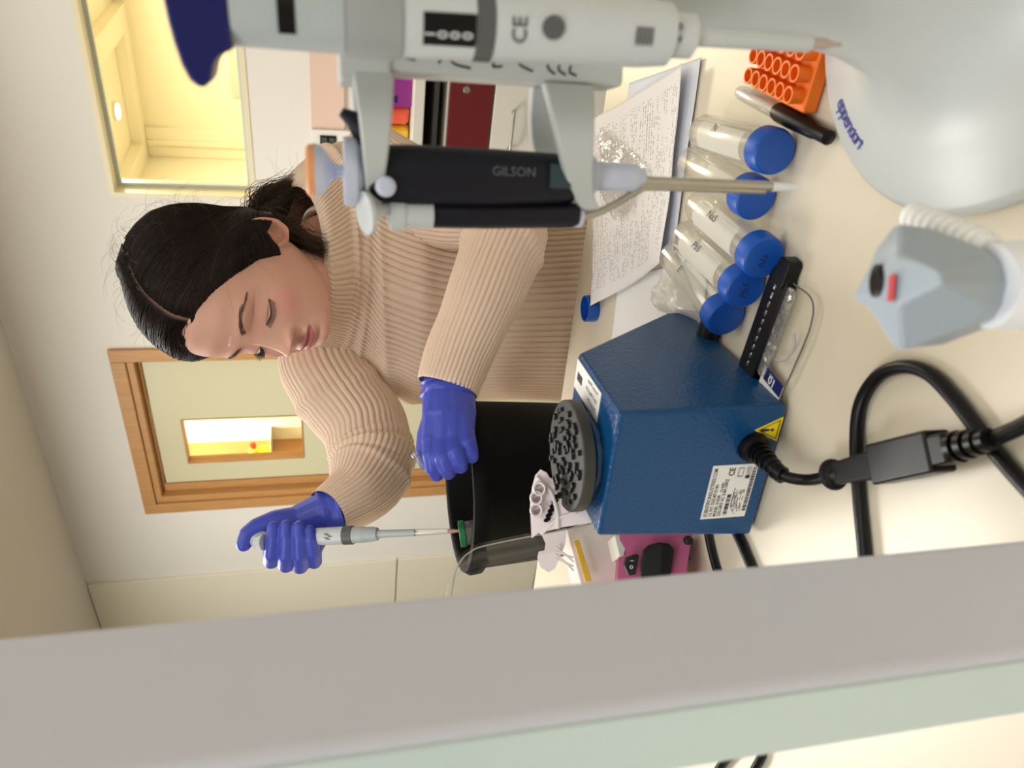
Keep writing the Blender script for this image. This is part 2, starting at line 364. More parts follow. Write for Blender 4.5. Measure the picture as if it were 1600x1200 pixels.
# back counter run along the wall
m_splash = mat('splashback', C(226, 198, 182), 0.4)
struct(wall_piece([(1.945, 4.1, 1.135, 1.25, 0.001, 0.02)], 'trim_4', m_splash))
tr = thing('socket_trunking', 'white trunking box with a black socket faceplate beside the splashback', 'socket', WP(1.7, 1.1, 0.01))
wbox(MB(), 1.0, 1.945, 1.10, 1.25, 0.001, 0.03).build('trunking', m_wall, tr, bevel=0.002)
wbox(MB(), 1.853, 1.925, 1.165, 1.222, 0.03, 0.035).build('faceplate', m_blackp, tr)
mb = MB()
for i in range(2):
    for j in range(3): wbox(mb, 1.858 + j * 0.022, 1.876 + j * 0.022, 1.17 + i * 0.027, 1.19 + i * 0.027, 0.035, 0.038)
mb.build('socket_module', mat('socket_grey', C(70, 72, 66), 0.4), tr)
ct = wbox(MB(), 1.2, 4.1, 0.925, 0.958, 0.002, 0.60).build('back_worktop', m_white, bevel=0.003, smooth=False)
tag(ct, 'white worktop along the far wall, behind the woman, carrying boxes', 'worktop')
cb = thing('base_cabinet', 'white base cabinet with maroon drawer under the far worktop', 'cabinet', WP(2.3, 0, 0.3))
wbox(MB(), 1.2, 4.0, 0.1, 0.855, 0.01, 0.56).build('body', m_white, cb, smooth=False)
mb = MB(); wbox(mb, 1.25, 3.95, 0.875, 0.89, 0.30, 0.54); wbox(mb, 1.2, 4.0, 0.0, 0.1, 0.05, 0.5)
mb.build('rail', m_dkgrey, cb, smooth=False)
wbox(MB(), 1.2, 4.0, 0.856, 0.924, 0.01, 0.28).build('recess_shade', m_blackp, cb, smooth=False)  # black block paints the darkness inside the gap under the worktop
for (s0, s1) in ((1.42, 1.96), (1.965, 2.6), (2.605, 3.2)):
    dr = wbox(MB(), s0, s1, 0.72, 0.85, 0.56, 0.58).build('drawer', m_maroon, cb, bevel=0.002, smooth=False)
    sm = (s0 + s1) / 2
    MB().lathe([(0.0, 0.004), (0.009, 0.004), (0.012, 0.0)], 20, frame(WP(sm, 0.80, 0.58), nW)).build('lock', m_steel, dr)
    dd = wbox(MB(), s0, s1, 0.12, 0.714, 0.56, 0.58).build('cabinet_door', m_white, cb, bevel=0.002, smooth=False)
    MB().tube([WP(s0 + 0.15, 0.655, 0.58), WP(s0 + 0.15, 0.655, 0.605), WP(s0 + 0.26, 0.655, 0.605), WP(s0 + 0.26, 0.655, 0.58)], 0.004, sub=4).build('handle', m_steel, dd)
m_purple = mat('purple_card', C(140, 40, 130), 0.5)
pb = thing('carton', 'purple carton with a dark triangle on the far worktop', 'box', WP(2.27, 0.958, 0.5))
wbox(MB(), 2.215, 2.34, 0.9585, 1.045, 0.42, 0.56).build('box', m_purple, pb, bevel=0.002, smooth=False)
mb = MB(); mb.add([WP(2.225, 1.0, 0.5605), WP(2.25, 1.0, 0.5605), WP(2.237, 1.022, 0.5605)], [(0, 1, 2)]); mb.build('triangle_mark', m_navy, pb, smooth=False)
def bagged(s0, s1, z0, z1, m, lab, seed):
    def f(u, v):
        a = 2 * math.pi * u; ph = math.pi * (v - 0.5)
        ex = 0.35
        sg = lambda t: math.copysign(abs(t) ** ex, t)
        x = sg(math.cos(a)) * (abs(math.cos(ph)) ** ex); y = sg(math.sin(a)) * (abs(math.cos(ph)) ** ex); z = sg(math.sin(ph))
        k = 1 + 0.10 * vnoise((x, y, z), 2.5, seed)
        return WP((s0 + s1) / 2 + x * (s1 - s0) / 2 * k, (z0 + z1) / 2 + z * (z1 - z0) / 2, 0.48 + y * 0.07 * k)
    vs, fs = grid(f, 36, 20); mb = MB(); mb.add(vs, fs); o = mb.build('packet', m, smooth=True, ang=60); tag(o, lab, 'packet', None); return o
bagged(2.155, 2.212, 0.9585, 1.055, mat('red_film', C(235, 95, 70), 0.25, bump=0.8, bscale=60, var=0.25, vscale=30), 'crinkled red film packet next to the purple carton', 3)
bagged(2.08, 2.153, 0.9585, 1.04, mat('yellow_film', C(248, 190, 50), 0.25, bump=0.8, bscale=60, var=0.25, vscale=30), 'crinkled yellow film packet left of the red packet', 9)

# ================================================================ BENCH
BZT = 0.9
e0, e1 = T(875, 630), T(945, 150); bd = (e1 - e0).normalized(); bn = Vector((bd.y, -bd.x, 0))     # bn points to the camera
def BP(s, t, z): return e0 + bd * s + bn * t + Vector((0, 0, z - BZT))
def bbox(mb, s0, s1, t0, t1, z0, z1): return mb.hexa([BP(s0, t1, z0), BP(s1, t1, z0), BP(s1, t0, z0), BP(s0, t0, z0), BP(s0, t1, z1), BP(s1, t1, z1), BP(s1, t0, z1), BP(s0, t0, z1)])
bench = thing('lab_bench', 'long cream laminate lab bench carrying the blue mixer and tubes', 'bench', BP(0, 0.6, 0))
bbox(MB(), -1.6, 1.7, 0.0, 1.5, BZT - 0.032, BZT).build('worktop', m_bench, bench, bevel=0.003, smooth=False)
bbox(MB(), -1.55, 1.65, 0.55, 0.95, 0.0, BZT - 0.033).build('cabinet_body', m_white, bench, smooth=False)
for s_ in (-1.5, 1.6):
    for t_ in (0.06, 1.42): bbox(MB(), s_, s_ + 0.04, t_, t_ + 0.04, 0, BZT - 0.033).build('leg', m_post, bench, smooth=False)

# shelf post close to the lens
def az(x, y): r = rdir(x, y); return Vector((r.x, r.y)).normalized()
pm = az(1600, 1022) * 0.262
da, db = Vector((0.58, 0.815)), Vector((-0.815, 0.58))
def hit(p, d, ray): # p + d t parallel to ray
    return -(p.x * ray.y - p.y * ray.x) / (d.x * ray.y - d.y * ray.x)
ta = hit(pm, da, az(1600, 838)); tb = hit(pm, db, az(1600, 1115))
c4 = [pm, pm + da * ta, pm + da * ta + db * tb, pm + db * tb]
post = thing('shelf_post', 'broad grey painted shelf upright close to the camera', 'post', (pm.x, pm.y, BZT))
MB().prism([(p.x, p.y) for p in c4][::-1] if False else [(p.x, p.y) for p in c4], BZT + 0.0005, 2.30).build('post_body', m_post, post, bevel=0.005, seg=4)
# thin sheet that makes the narrow face paler and bluish
q = [pm + db * 0.004 - da * 0.0012, pm + db * 0.004 + da * 0.001, pm + db * (tb - 0.003) + da * 0.001, pm + db * (tb - 0.003) - da * 0.0012]
MB().prism([(p.x, p.y) for p in q], BZT + 0.001, 2.295).build('narrow_face_sheet', m_cyan, post, bevel=0.0005)

# ================================================================ VORTEX MIXER
D0 = Vector((-0.023, 0.500, 0.0)); E0 = Vector((-0.128, 0.557, 0.0)); wv = (E0 - D0).normalized(); sv = Vector((-wv.y, wv.x, 0)) * -1
if sv.y < 0: sv = -sv
VW = 0.12
def VP(s, w, z): return Vector((D0.x, D0.y, BZT)) + sv * s + wv * w + Vector((0, 0, z))
vx = thing('vortex_mixer', 'dark blue enamelled vortex mixer with a black studded platform', 'mixer', VP(0.08, 0.06, 0))
prof = [(0.0, 0.004), (0.0, 0.137), (0.0955, 0.137), (0.176, 0.026), (0.179, 0.004), (0.138, 0.004)]
mb = MB(); n = len(prof)
L_ = [VP(s, -0.001, z) for s, z in prof]; Rr = [VP(s, VW - 0.012 * (z / 0.137), z) for s, z in prof]
mb.add(L_ + Rr, [tuple(range(n)), tuple(range(2 * n - 1, n - 1, -1))] + [(i, n + i, n + (i + 1) % n, (i + 1) % n) for i in range(n)])
mb.build('housing', m_pblue, vx, bevel=0.0035, seg=3)
PC = VP(0.045, 0.063, -0.0)
MB().lathe([(0.034, 0.1365), (0.0335, 0.140), (0.029, 0.1435), (0.029, 0.145)], 48, Matrix.Translation(PC)).build('collar', mat('vortex_collar', C(20, 90, 140), 0.2, coat=0.5), vx)
m_plat = mat('platform_rubber', C(50, 51, 46), 0.5)
pz0, pz1 = 0.1435, 0.1545; PR = 0.0435
MB().lathe([(0.032, pz0), (PR, pz0 + 0.002), (PR, pz1 - 0.001), (PR - 0.001, pz1), (0.0, pz1)], 64, Matrix.Translation(PC)).build('platform', m_plat, vx)
m_stud = mat('stud_rubber', C(24, 24, 25), 0.5)
k = 0
random.seed(4)
for ring, cnt in ((0.006, 4), (0.0135, 9), (0.021, 14), (0.0285, 18), (0.036, 24)):
    for i in range(cnt):
        a = 2 * math.pi * (i + 0.5 * (k % 2)) / cnt + random.uniform(-0.06, 0.06); k += 1
        c = PC + Vector((math.cos(a) * ring, math.sin(a) * ring, pz1))
        if ring == 0.036 and i % 4 == 3: continue
        if k == 2: stud0 = None
        o = MB(Matrix.Translation(c) @ Matrix.Rotation(a, 4, 'Z')).box((0, 0, 0.0012), (0.0034, 0.0042, 0.0026)).build('stud', m_stud, vx, smooth=False)
for (s_, w_) in ((0.02, 0.015), (0.02, 0.105), (0.12, 0.012), (0.12, 0.105)):
    MB().lathe([(0.009, 0.0), (0.0095, 0.004)], 20, Matrix.Translation(VP(s_, w_, 0.0003))).build('foot', m_black, vx)
# knob seen past the lower front edge
MB().lathe([(0.0, 0.012), (0.009, 0.012), (0.010, 0.0)], 24, frame(VP(0.1245, -0.001, 0.009), -wv)).build('knob', m_blackp, vx)
MB().lathe([(0.013, 0), (0.012, 0.012), (0.0, 0.012)], 28, frame(VP(0.146, 0.06, 0.07), (sv * 0.81 + Vector((0, 0, 0.58))))).build('dial', m_blackp, vx)
def on_back(x, y, off=0.0006):
    r = rdir(x, y); t = (D0.xy.to_3d() - EYE).dot(sv) / r.dot(sv) if False else ((VP(0, 0, 0) - EYE).dot(sv)) / r.dot(sv)
    return EYE + r * t - sv * off
# rating plate
lc = [on_back(1095, 811), on_back(1171, 805), on_back(1177, 724), on_back(1113.5, 728)]
mid = sum(lc, Vector()) / 4
zl = (min(p.z for p in lc), max(p.z for p in lc))
pl0 = on_back(1095, 811); pl1 = on_back(1177, 724)
wA = (pl0 - VP(0, 0, 0)).dot(wv); wB = (pl1 - VP(0, 0, 0)).dot(wv); zT = (lc[0].z + lc[3].z) / 2 - BZT; zB = (lc[1].z + lc[2].z) / 2 - BZT
o_ = -0.0005
plate = MB().hexa([VP(o_, wA, zB), VP(o_, wB, zB), VP(0.0, wB, zB), VP(0.0, wA, zB), VP(o_, wA, zT), VP(o_, wB, zT), VP(0.0, wB, zT), VP(0.0, wA, zT)]).build('rating_plate', m_label, vx, smooth=False)
rt = -wv; upv = Vector((0, 0, 1)); H = zT - zB; Wd = abs(wA - wB)
def pt(u, v): return VP(-0.0008, wA - u * Wd, zT - v * H)      # u left->right, v top->bottom
for (u, v, h, s_, sx) in ((0.04, 0.12, 0.085, 'SCIENTIFICINDUSTRIES.COM', 0.78), (0.04, 0.22, 0.075, 'U.S. PAT. D559,407 E:1461', 0.70), (0.04, 0.32, 0.075, 'MODEL: SI-0246', 0.75), (0.04, 0.42, 0.08, '230-240V AC 0.8A 50HZ', 0.80),
                          (0.50, 0.335, 0.055, '10-0481', 1.0), (0.2, 0.62, 0.03, 'IMPORTANT SAFETY INSTRUCTIONS', 0.7), (0.2, 0.68, 0.03, 'READ MANUAL BEFORE USE', 0.7), (0.2, 0.74, 0.03, 'BOHEMIA NY USA', 0.7)):
    text('print', s_, pt(u, v), rt, upv, h * H, m_ink, plate, sx=sx, bold=0.01)
text('certification_mark', 'CE', pt(0.80, 0.50), rt, upv, 0.13 * H, m_ink, plate, sx=0.9, bold=0.02)
mb = MB()
def pq(u0, u1, v0, v1): mb.add([pt(u0, v0), pt(u0, v1), pt(u1, v1), pt(u1, v0)], [(0, 1, 2, 3)])
random.seed(3); u = 0.06
while u < 0.44: 
    wdt = random.choice((0.008, 0.012, 0.022)); pq(u, u + wdt, 0.47, 0.56); u += wdt + random.choice((0.006, 0.01, 0.016))
u = 0.12
while u < 0.93:
    wdt = random.choice((0.012, 0.02, 0.03)); pq(u, u + wdt, 0.89, 0.975); u += wdt + 0.013
for k in range(9):
    for j in range(5):
        a = random.uniform(0.06, 0.5); 
        if a + 0.1 < 0.6: pq(a, a + random.uniform(0.02, 0.09), 0.60 + k * 0.028, 0.612 + k * 0.028)
pq(0.74, 0.96, 0.80, 0.81); pq(0.74, 0.96, 0.84, 0.85); pq(0.74, 0.80, 0.76, 0.86); pq(0.84, 0.96, 0.77, 0.78)
for a in (0.78, 0.93): pq(a, a + 0.012, 0.58, 0.70)
pq(0.78, 0.94, 0.58, 0.592); pq(0.80, 0.93, 0.69, 0.70)
mb.build('print_marks', m_ink, plate, smooth=False)
# warning triangle
tri = [on_back(1179, 672), on_back(1224, 651), on_back(1213, 689)]
cw = sum(((p - VP(0, 0, 0)).dot(wv) for p in tri)) / 3
tw = (tri[2] - tri[1]).dot(wv) / 2; zt_, zb_ = tri[0].z - BZT, (tri[1].z + tri[2].z) / 2 - BZT
cwx = ((tri[1] + tri[2]) / 2 - VP(0, 0, 0)).dot(wv)
def tripoly(k, off):
    zc = zb_ + (zt_ - zb_) * 0.36
    P = [(0, zt_), (-tw, zb_), (tw, zb_)]
    return [VP(off, cwx + x * k, zc + (z - zc) * k) for x, z in P]
m_warn = mat('warning_yellow', C(250, 225, 20), 0.4)
mb = MB(); mb.add(tripoly(1.0, -0.0005) + tripoly(1.0, 0.0), [(0, 1, 2), (5, 4, 3), (0, 3, 4, 1), (1, 4, 5, 2), (2, 5, 3, 0)]); wt = mb.build('warning_triangle', m_warn, vx, smooth=False)
mb = MB(); a_ = tripoly(0.80, -0.0008); b_ = tripoly(0.70, -0.0008)
mb.add(a_ + b_, [(0, 3, 4, 1), (1, 4, 5, 2), (2, 5, 3, 0)]); 
text('exclamation_mark', '!', VP(-0.0009, cwx + 0.002, zb_ + 0.006), rt, upv, (zt_ - zb_) * 0.5, m_ink, wt, bold=0.03)
mb.build('triangle_border', m_ink, wt, smooth=False)
# sticker on the top panel, toward the far end
mb = MB(); zz = 0.1372
mb.hexa([VP(0.035, 0.003, zz), VP(0.093, 0.003, zz), VP(0.093, 0.028, zz), VP(0.035, 0.028, zz), VP(0.035, 0.003, zz + .0004), VP(0.093, 0.003, zz + .0004), VP(0.093, 0.028, zz + .0004), VP(0.035, 0.028, zz + .0004)])
st = mb.build('sticker', m_label, vx, smooth=False)
for j, s_ in enumerate(('Vortex Mixer', 'Lab 2 Bench B', 'Tested OK')):
    text('print', s_, VP(0.040, 0.0085 + 0.007 * j, zz + 0.0006), sv, -wv, 0.0032, m_ink, st)
mb = MB(); mb.hexa([VP(0.076, 0.012, zz + .0005), VP(0.088, 0.012, zz + .0005), VP(0.088, 0.019, zz + .0005), VP(0.076, 0.019, zz + .0005), VP(0.078, 0.013, zz + .0007), VP(0.087, 0.013, zz + .0007), VP(0.087, 0.018, zz + .0007), VP(0.078, 0.018, zz + .0007)]); mb.build('sticker_emblem', m_ink, st, smooth=False)
# strain relief
g0 = on_back(1176, 697, 0.0)
gdir = (-sv * 0.95 + rt * -0.25 + Vector((0, 0, -0.35))).normalized()
MB().lathe([(0.012, -0.001), (0.0125, 0.002), (0.0115, 0.006), (0.0085, 0.008)], 28, frame(g0, -sv)).build('cord_gland', m_blackp, vx)
g1 = g0 + gdir * 0.010

# power cord of the mixer
def tp(x, y, z): return T(x, y, z)
def pdep(x, y, p): return W(x, y, p)
dep0 = Pj(g0)[2]
cordp = [g0 - sv * 0.007, W(1200, 722, dep0 - 0.022), W(1224, 743, dep0 - 0.035), T(1262, 750, 0.915), T(1300, 743, 0.912)]
pc = thing('mains_lead', 'black power cord with inline plug running from the blue mixer', 'cable', T(1430, 712))
mb = MB(); mb.tube(cordp, 0.0040, 14, 8); mb.build('cable', m_blackp, pc); mb = MB(); mb.tube([T(1540, 690, 0.912), T(1570, 678, 0.912), T(1600, 664, 0.910), T(1680, 620, 0.906)], 0.0041, 14, 6); mb.build('cable', m_blackp, pc)
sr = spline(cordp, 10)
mb = MB()
for k in range(7):
    p = sr[1 + k * 3]; q_ = sr[2 + k * 3]; mb.lathe([(0.0045, -0.0012), (0.0085 - k * 0.0004, -0.0012), (0.0085 - k * 0.0004, 0.0012), (0.0045, 0.0012)], 18, frame(p, q_ - p))
mb.tube(sr[0:21], 0.0062, 14, 1)
mb.build('strain_relief', m_blackp, pc)
u0, u1, u2, u3 = T(1300, 742, 0.913), T(1412, 716, 0.915), T(1500, 697, 0.915), T(1548, 688, 0.912)
ax = (u2 - u0).normalized(); Mx = frame(u0, ax, Vector((0, 0, 1)))
Lp = (u1 - u0).length; Lq = (u2 - u0).length; Le = (u3 - u0).length
def rbox(z0, z1, hx, hy, hx1=None, hy1=None):
    hx1 = hx1 or hx; hy1 = hy1 or hy
    return [(-hx, -hy, z0), (hx, -hy, z0), (hx, hy, z0), (-hx, hy, z0), (-hx1, -hy1, z1), (hx1, -hy1, z1), (hx1, hy1, z1), (-hx1, hy1, z1)]
mb = MB(Mx); mb.lathe([(0.006, -0.002), (0.0105, 0.0), (0.0105, 0.003), (0.007, 0.005), (0.0075, 0.014)], 20); mb.hexa(rbox(0.010, Lp, 0.0065, 0.007, 0.0078, 0.0095)); mb.build('inline_socket', m_black, pc, bevel=0.002, seg=3)
mb = MB(Mx); mb.hexa(rbox(Lp + 0.001, Lq - 0.003, 0.0078, 0.0098, 0.0072, 0.0082)); mb.hexa(rbox(Lp - 0.022, Lp + 0.028, 0.0086, 0.0122, 0.0086, 0.0116)); mb.build('inline_plug', m_blackp, pc, bevel=0.002, seg=3)
mb = MB(Mx)
for k in range(4): mb.lathe([(0.005, Lq - 0.004 + k * 0.0065), (0.0084 - k * 0.0008, Lq - 0.004 + k * 0.0065), (0.0084 - k * 0.0008, Lq + k * 0.0065), (0.005, Lq + k * 0.0065)], 20)
mb.lathe([(0.0055, Lq - 0.004), (0.0055, Le)], 16); mb.build('plug_relief', m_blackp, pc)

def cable(pts, r, lab, name='cable', n=14, z=None):
    z = z or BZT + r + 0.0004
    P = [T(x, y, z) for x, y in pts]
    o = MB().tube(P, r, n, 8).build(name, m_blackp); return tag(o, lab, 'cable')
cable([(1900, 1010), (1600, 1050), (1400, 1050), (1358, 1000), (1352, 880), (1343, 780), (1338, 690), (1345, 630), (1372, 588), (1410, 573), (1450, 583), (1490, 622), (1535, 680), (1580, 735), (1640, 800)], 0.0043, 'thick black cable looping behind the inline plug', 'cable')
cable([(1100, 780), (1104, 820), (1112, 862), (1128, 920), (1150, 1000), (1180, 1100), (1191, 1170), (1178, 1205), (1150, 1260), (1110, 1400), (1080, 1700)], 0.0036, 'thin black cable left of the mixer, nearer the pink box')
cable([(1130, 780), (1146, 822), (1164, 862), (1190, 930), (1205, 1000), (1176, 1100), (1145, 1172), (1128, 1195), (1100, 1250), (1050, 1400), (1010, 1700)], 0.0040, 'thick black cable left of the mixer, farther from the pink box')

# ================================================================ TUBES
m_write = mat('marker_writing', C(40, 44, 60), 0.6)
def falcon(cx, cy, ex, ey, lab, mark=None, capmark=None, fill=None):
    z = BZT + 0.0178
    c = T(cx, cy, z); e = T(ex, ey, z); ax = (e - c); ax.z = 0; ax.normalize(); Lt = 0.112
    t = thing('centrifuge_tube', lab, 'tube', (c.x, c.y, BZT), 'blue-capped centrifuge tubes lying on the bench')
    side = ax.cross(Vector((0, 0, 1)))
    M = frame(c, ax, side)
    MB(M).lathe([(0.0144, -0.010), (0.0146, 0.0), (0.0146, Lt - 0.016), (0.0135, Lt - 0.012), (0.004, Lt - 0.001), (0.0003, Lt)], 40).build('tube_wall', m_tube, t)
    pr = [(0.0005, -0.0145), (0.0146, -0.0145), (0.0160, -0.0135), (0.0166, -0.0115), (0.0168, 0.0)]
    MB(M).lathe(pr + [(0.0158, 0.0), (0.0152, -0.001)], 48).build('cap', m_cap, t)
    if fill:
        zl_ = Vector((0, 0, 1)); am_ = math.atan2(M.to_3x3().col[1].dot(zl_), M.to_3x3().col[0].dot(zl_)); vs_p = []; nn2 = 12
        for zz2 in (0.012, Lt - 0.030):
            for q in range(nn2 + 1):
                a2 = am_ - 0.75 + 1.5 * q / nn2; vs_p.append((0.0149 * math.cos(a2), 0.0149 * math.sin(a2), zz2))
        MB(M).add(vs_p, [(q, q + 1, nn2 + 2 + q, nn2 + 1 + q) for q in range(nn2)]).build('writing_patch', fill, t)
    rr = -ax
    up = Vector((0, 0, 1)); out = (up * 0.75 - side * 0.0 + (EYE - c).normalized() * 0.5).normalized()
    if mark:
        nrm = (up - ax * up.dot(ax)).normalized(); nn_ = (nrm + side * (0.35 if side.dot(EYE - c) > 0 else -0.35)).normalized()
        text('handwriting', mark, c + ax * 0.060 + nn_ * 0.0152, rr, nn_.cross(rr), 0.0065, m_write, t, shear=0.3)
    if capmark:
        u = Vector((0, 0, 1)); r_2 = (-ax).cross(u) * -1
        r_2 = u.cross(-ax)
        text('handwriting', capmark, c - ax * 0.01475 - r_2 * 0.008 + u * -0.002, r_2, u, 0.0062, m_write, t, shear=0.3)
    return t
m_fill = clear('frosted_patch', (0.95, 0.95, 0.95, 1), 0.1, None, 0.3, 0.55, C(238, 236, 228))
falcon(1195, 233, 1095, 205, 'blue-capped clear tube nearest the carousel base and marker pen', 'N', None, m_fill)
falcon(1167, 303, 1076, 250, 'blue-capped clear tube lying behind the steel pipette shaft', None)
falcon(1180, 392, 1090, 318, 'blue-capped clear tube marked Na on its cap', 'NaS', 'Na', m_fill)
falcon(1152, 440, 1066, 362, 'blue-capped clear tube with a scribbled cap, between its neighbours', 'PbS', 'PbS', m_fill)
falcon(1123, 484, 1055, 402, 'blue-capped clear tube touching the side of the blue mixer', 'E', None)
# lone cap
lc_ = T(926, 482, BZT + 0.004)
o = MB(Matrix.Translation((lc_.x, lc_.y, BZT))).lathe([(0.0, 0.0005), (0.0160, 0.0005), (0.0168, 0.002), (0.0166, 0.0145), (0.0150, 0.0148), (0.0146, 0.004), (0.0, 0.004)], 44).build('screw_cap', m_cap)
tag(o, 'loose blue screw cap lying open beside the papers and the sweater', 'cap')

# ================================================================ PAPERS
def paper_text_mat(name, base, ink, ls=0.0052, dens=0.5):
    m = mat(name, base, 0.8); nt = m.node_tree; b = nt.nodes['Principled BSDF']
    uv = nt.nodes.new('ShaderNodeUVMap'); sp = nt.nodes.new('ShaderNodeSeparateXYZ'); nt.links.new(uv.outputs[0], sp.inputs[0])
    def M(op, a, b2=None, c=None):
        n = nt.nodes.new('ShaderNodeMath'); n.operation = op
        for i, v in enumerate((a, b2, c)):
            if v is None: continue
            if isinstance(v, (int, float)): n.inputs[i].default_value = v
            else: nt.links.new(v, n.inputs[i])
        return n.outputs[0]
    row = M('MULTIPLY', sp.outputs[1], 1 / ls * 0.21); fl = M('FLOOR', row); fr = M('FRACT', row)
    inrow = M('MULTIPLY', M('GREATER_THAN', fr, 0.3), M('LESS_THAN', fr, 0.72))
    cx = nt.nodes.new('ShaderNodeCombineXYZ'); nt.links.new(M('MULTIPLY', sp.outputs[0], 55.0), cx.inputs[0]); nt.links.new(M('MULTIPLY', fl, 7.3), cx.inputs[1])
    nz = nt.nodes.new('ShaderNodeTexNoise'); nz.inputs['Scale'].default_value = 1.6; nz.inputs['Detail'].default_value = 2; nt.links.new(cx.outputs[0], nz.inputs[0])
    cx2 = nt.nodes.new('ShaderNodeCombineXYZ'); nt.links.new(M('MULTIPLY', sp.outputs[0], 2.2), cx2.inputs[0]); nt.links.new(M('MULTIPLY', fl, 0.37), cx2.inputs[1])
    nz2 = nt.nodes.new('ShaderNodeTexNoise'); nz2.inputs['Scale'].default_value = 1.3; nt.links.new(cx2.outputs[0], nz2.inputs[0])
    k = M('MULTIPLY', M('MULTIPLY', inrow, M('GREATER_THAN', nz.outputs[0], 0.5)), M('GREATER_THAN', nz2.outputs[0], 0.46))
    mg = M('MULTIPLY', M('GREATER_THAN', sp.outputs[0], 0.07), M('LESS_THAN', sp.outputs[0], 0.93))
    k = M('MULTIPLY', M('MULTIPLY', k, mg), dens)
    mx = nt.nodes.new('ShaderNodeMix'); mx.data_type = 'RGBA'; mx.inputs[6].default_value = base; mx.inputs[7].default_value = ink
    nt.links.new(k, mx.inputs[0]); nt.links.new(mx.outputs[2], b.inputs['Base Color']); return m
m_ptext = paper_text_mat('printed_paper', C(236, 233, 232), C(80, 80, 95), ls=0.0044, dens=0.5)
m_sheet = mat('blank_paper', C(226, 229, 240), 0.8)  # bluish shadow tone is put into the paper colour
def sheet(name, P, z, m, lab, amp=0.002, seed=0, nu=40, nv=50, curl=None, order=None):
    Q = [T(x, y, z) for x, y in P]       # four corners
    def f(u, v):
        p = (Q[0] * (1 - u) + Q[1] * u) * (1 - v) + (Q[3] * (1 - u) + Q[2] * u) * v
        dz = amp * (0.6 + vnoise(p, 14, seed)) + (curl(u, v) if curl else 0)
        return Vector((p.x, p.y, z + max(0.0, dz)))
    vs, fs = grid(f, nu, nv); me = bpy.data.meshes.new(name); me.from_pydata(vs, [], fs)
    uvl = me.uv_layers.new(name='UVMap')
    for L in me.loops:
        i = L.vertex_index; uvl.data[L.index].uv = ((i % (nu + 1)) / nu, (i // (nu + 1)) / nv)
    o = link(name, me, m, smooth=True, ang=180)
    sdf = o.modifiers.new('s', 'SOLIDIFY'); sdf.thickness = 0.00025; sdf.offset = 1
    return tag(o, lab, 'paper')
sheet('paper_sheet', [(1098, 90), (1056, 392), (960, 455), (985, 130)], BZT + 0.0006, m_sheet, 'blank sheet painted in bluish shadow, showing under the right edge of the printed page', 0.003, 2)
sheet('paper_sheet', [(1080, 100), (1044, 412), (932, 478), (922, 190)], BZT + 0.0052, m_ptext, 'printed and hand-annotated page with a curled edge beside the tubes', 0.004, 5,
      curl=lambda u, v: 0.012 * max(0, u - 0.8) ** 2 * 20 * (v) * 0.4 + 0.006 * (1 - v) ** 6)
sheet('paper_sheet', [(1110, 395), (1100, 520), (955, 530), (965, 440)], BZT + 0.0003, m_paper, 'plain cream sheet lying between the printed page and the mixer', 0.0012, 8)
# blue handwriting on the printed page
def crumple(name, P, z, hgt, m, lab, seed, cat='bag'):
    c = sum((Vector(T(x, y, z)) for x, y in P), Vector()) / len(P)
    Q = [T(x, y, z) for x, y in P]; n = len(Q)
    def f(u, v):
        k = u * n; i = int(k) % n; t = k - int(k); p = Q[i] * (1 - t) + Q[(i + 1) % n] * t
        q2 = c * (1 - v) + p * v
        h = hgt * (1 - v ** 3) * (0.6 + 0.9 * abs(vnoise(q2, 35, seed)) + 0.5 * vnoise(q2, 90, seed))
        return Vector((q2.x, q2.y, z + max(0.0002, h)))
    vs, fs = grid(f, 72, 16); mb = MB(); mb.add(vs, fs); o = mb.build(name, m, smooth=True, ang=50)
    return tag(o, lab, cat)
crumple('plastic_bag', [(938, 200), (985, 235), (1012, 262), (985, 330), (960, 345), (938, 300)], BZT + 0.0125, 0.012, m_bag, 'small crinkled clear plastic bag on top of the printed page', 4)
m_wrap = clear('white_wrap', (0.96, 0.96, 0.95, 1), 0.5, None, 0.2, 0.6, C(240, 238, 230), bump=0.7, bscale=50)
crumple('plastic_wrap', [(1050, 388), (1040, 420), (1022, 470), (1028, 485), (1050, 492), (1088, 505), (1098, 488), (1080, 450)], BZT + 0.003, 0.016, m_wrap, 'crumpled translucent white wrap beside the lowest tubes', 6, 'wrap')

# ================================================================ GEL CASSETTE
gc = thing('gel_cassette', 'clear ten-well gel cassette with a black comb and blue label 10', 'cassette', T(1225, 500))
a0, a1 = T(1228, 415, .9), T(1168, 582, .9); b1 = T(1240, 588, .9); b0 = T(1288, 425, .9)
ua = (a1 - a0); LA = ua.length; ua.normalize(); ub = Vector((ua.y, -ua.x, 0)); ub = ub if ub.dot(b0 - a0) > 0 else -ub
WB = max(0.056, (b0 - a0).dot(ub))
def GP(s, t, z): return a0 + ua * s + ub * t + Vector((0, 0, z))
def rpoly(s0, s1, t0, t1, r, n=5):
    out = []
    for (cs, ctt, a) in ((s1 - r, t1 - r, 0), (s0 + r, t1 - r, 90), (s0 + r, t0 + r, 180), (s1 - r, t0 + r, 270)):
        for k in range(n + 1):
            an = math.radians(a + 90 * k / n); out.append((cs + r * math.cos(an), ctt + r * math.sin(an)))
    return out
Mg = Matrix((ua, ub, ua.cross(ub))).transposed().to_4x4(); Mg.translation = a0
if ua.cross(ub).z < 0: zsg = -1
else: zsg = 1
MB(Mg).prism(rpoly(-0.004, LA, -0.002, 0.022, 0.0119), zsg * 0.0005, zsg * 0.010).prism(rpoly(-0.012, 0.010, 0.006, 0.020, 0.004), zsg * 0.0005, zsg * 0.012).build('comb', m_blackp, gc, bevel=0.001)
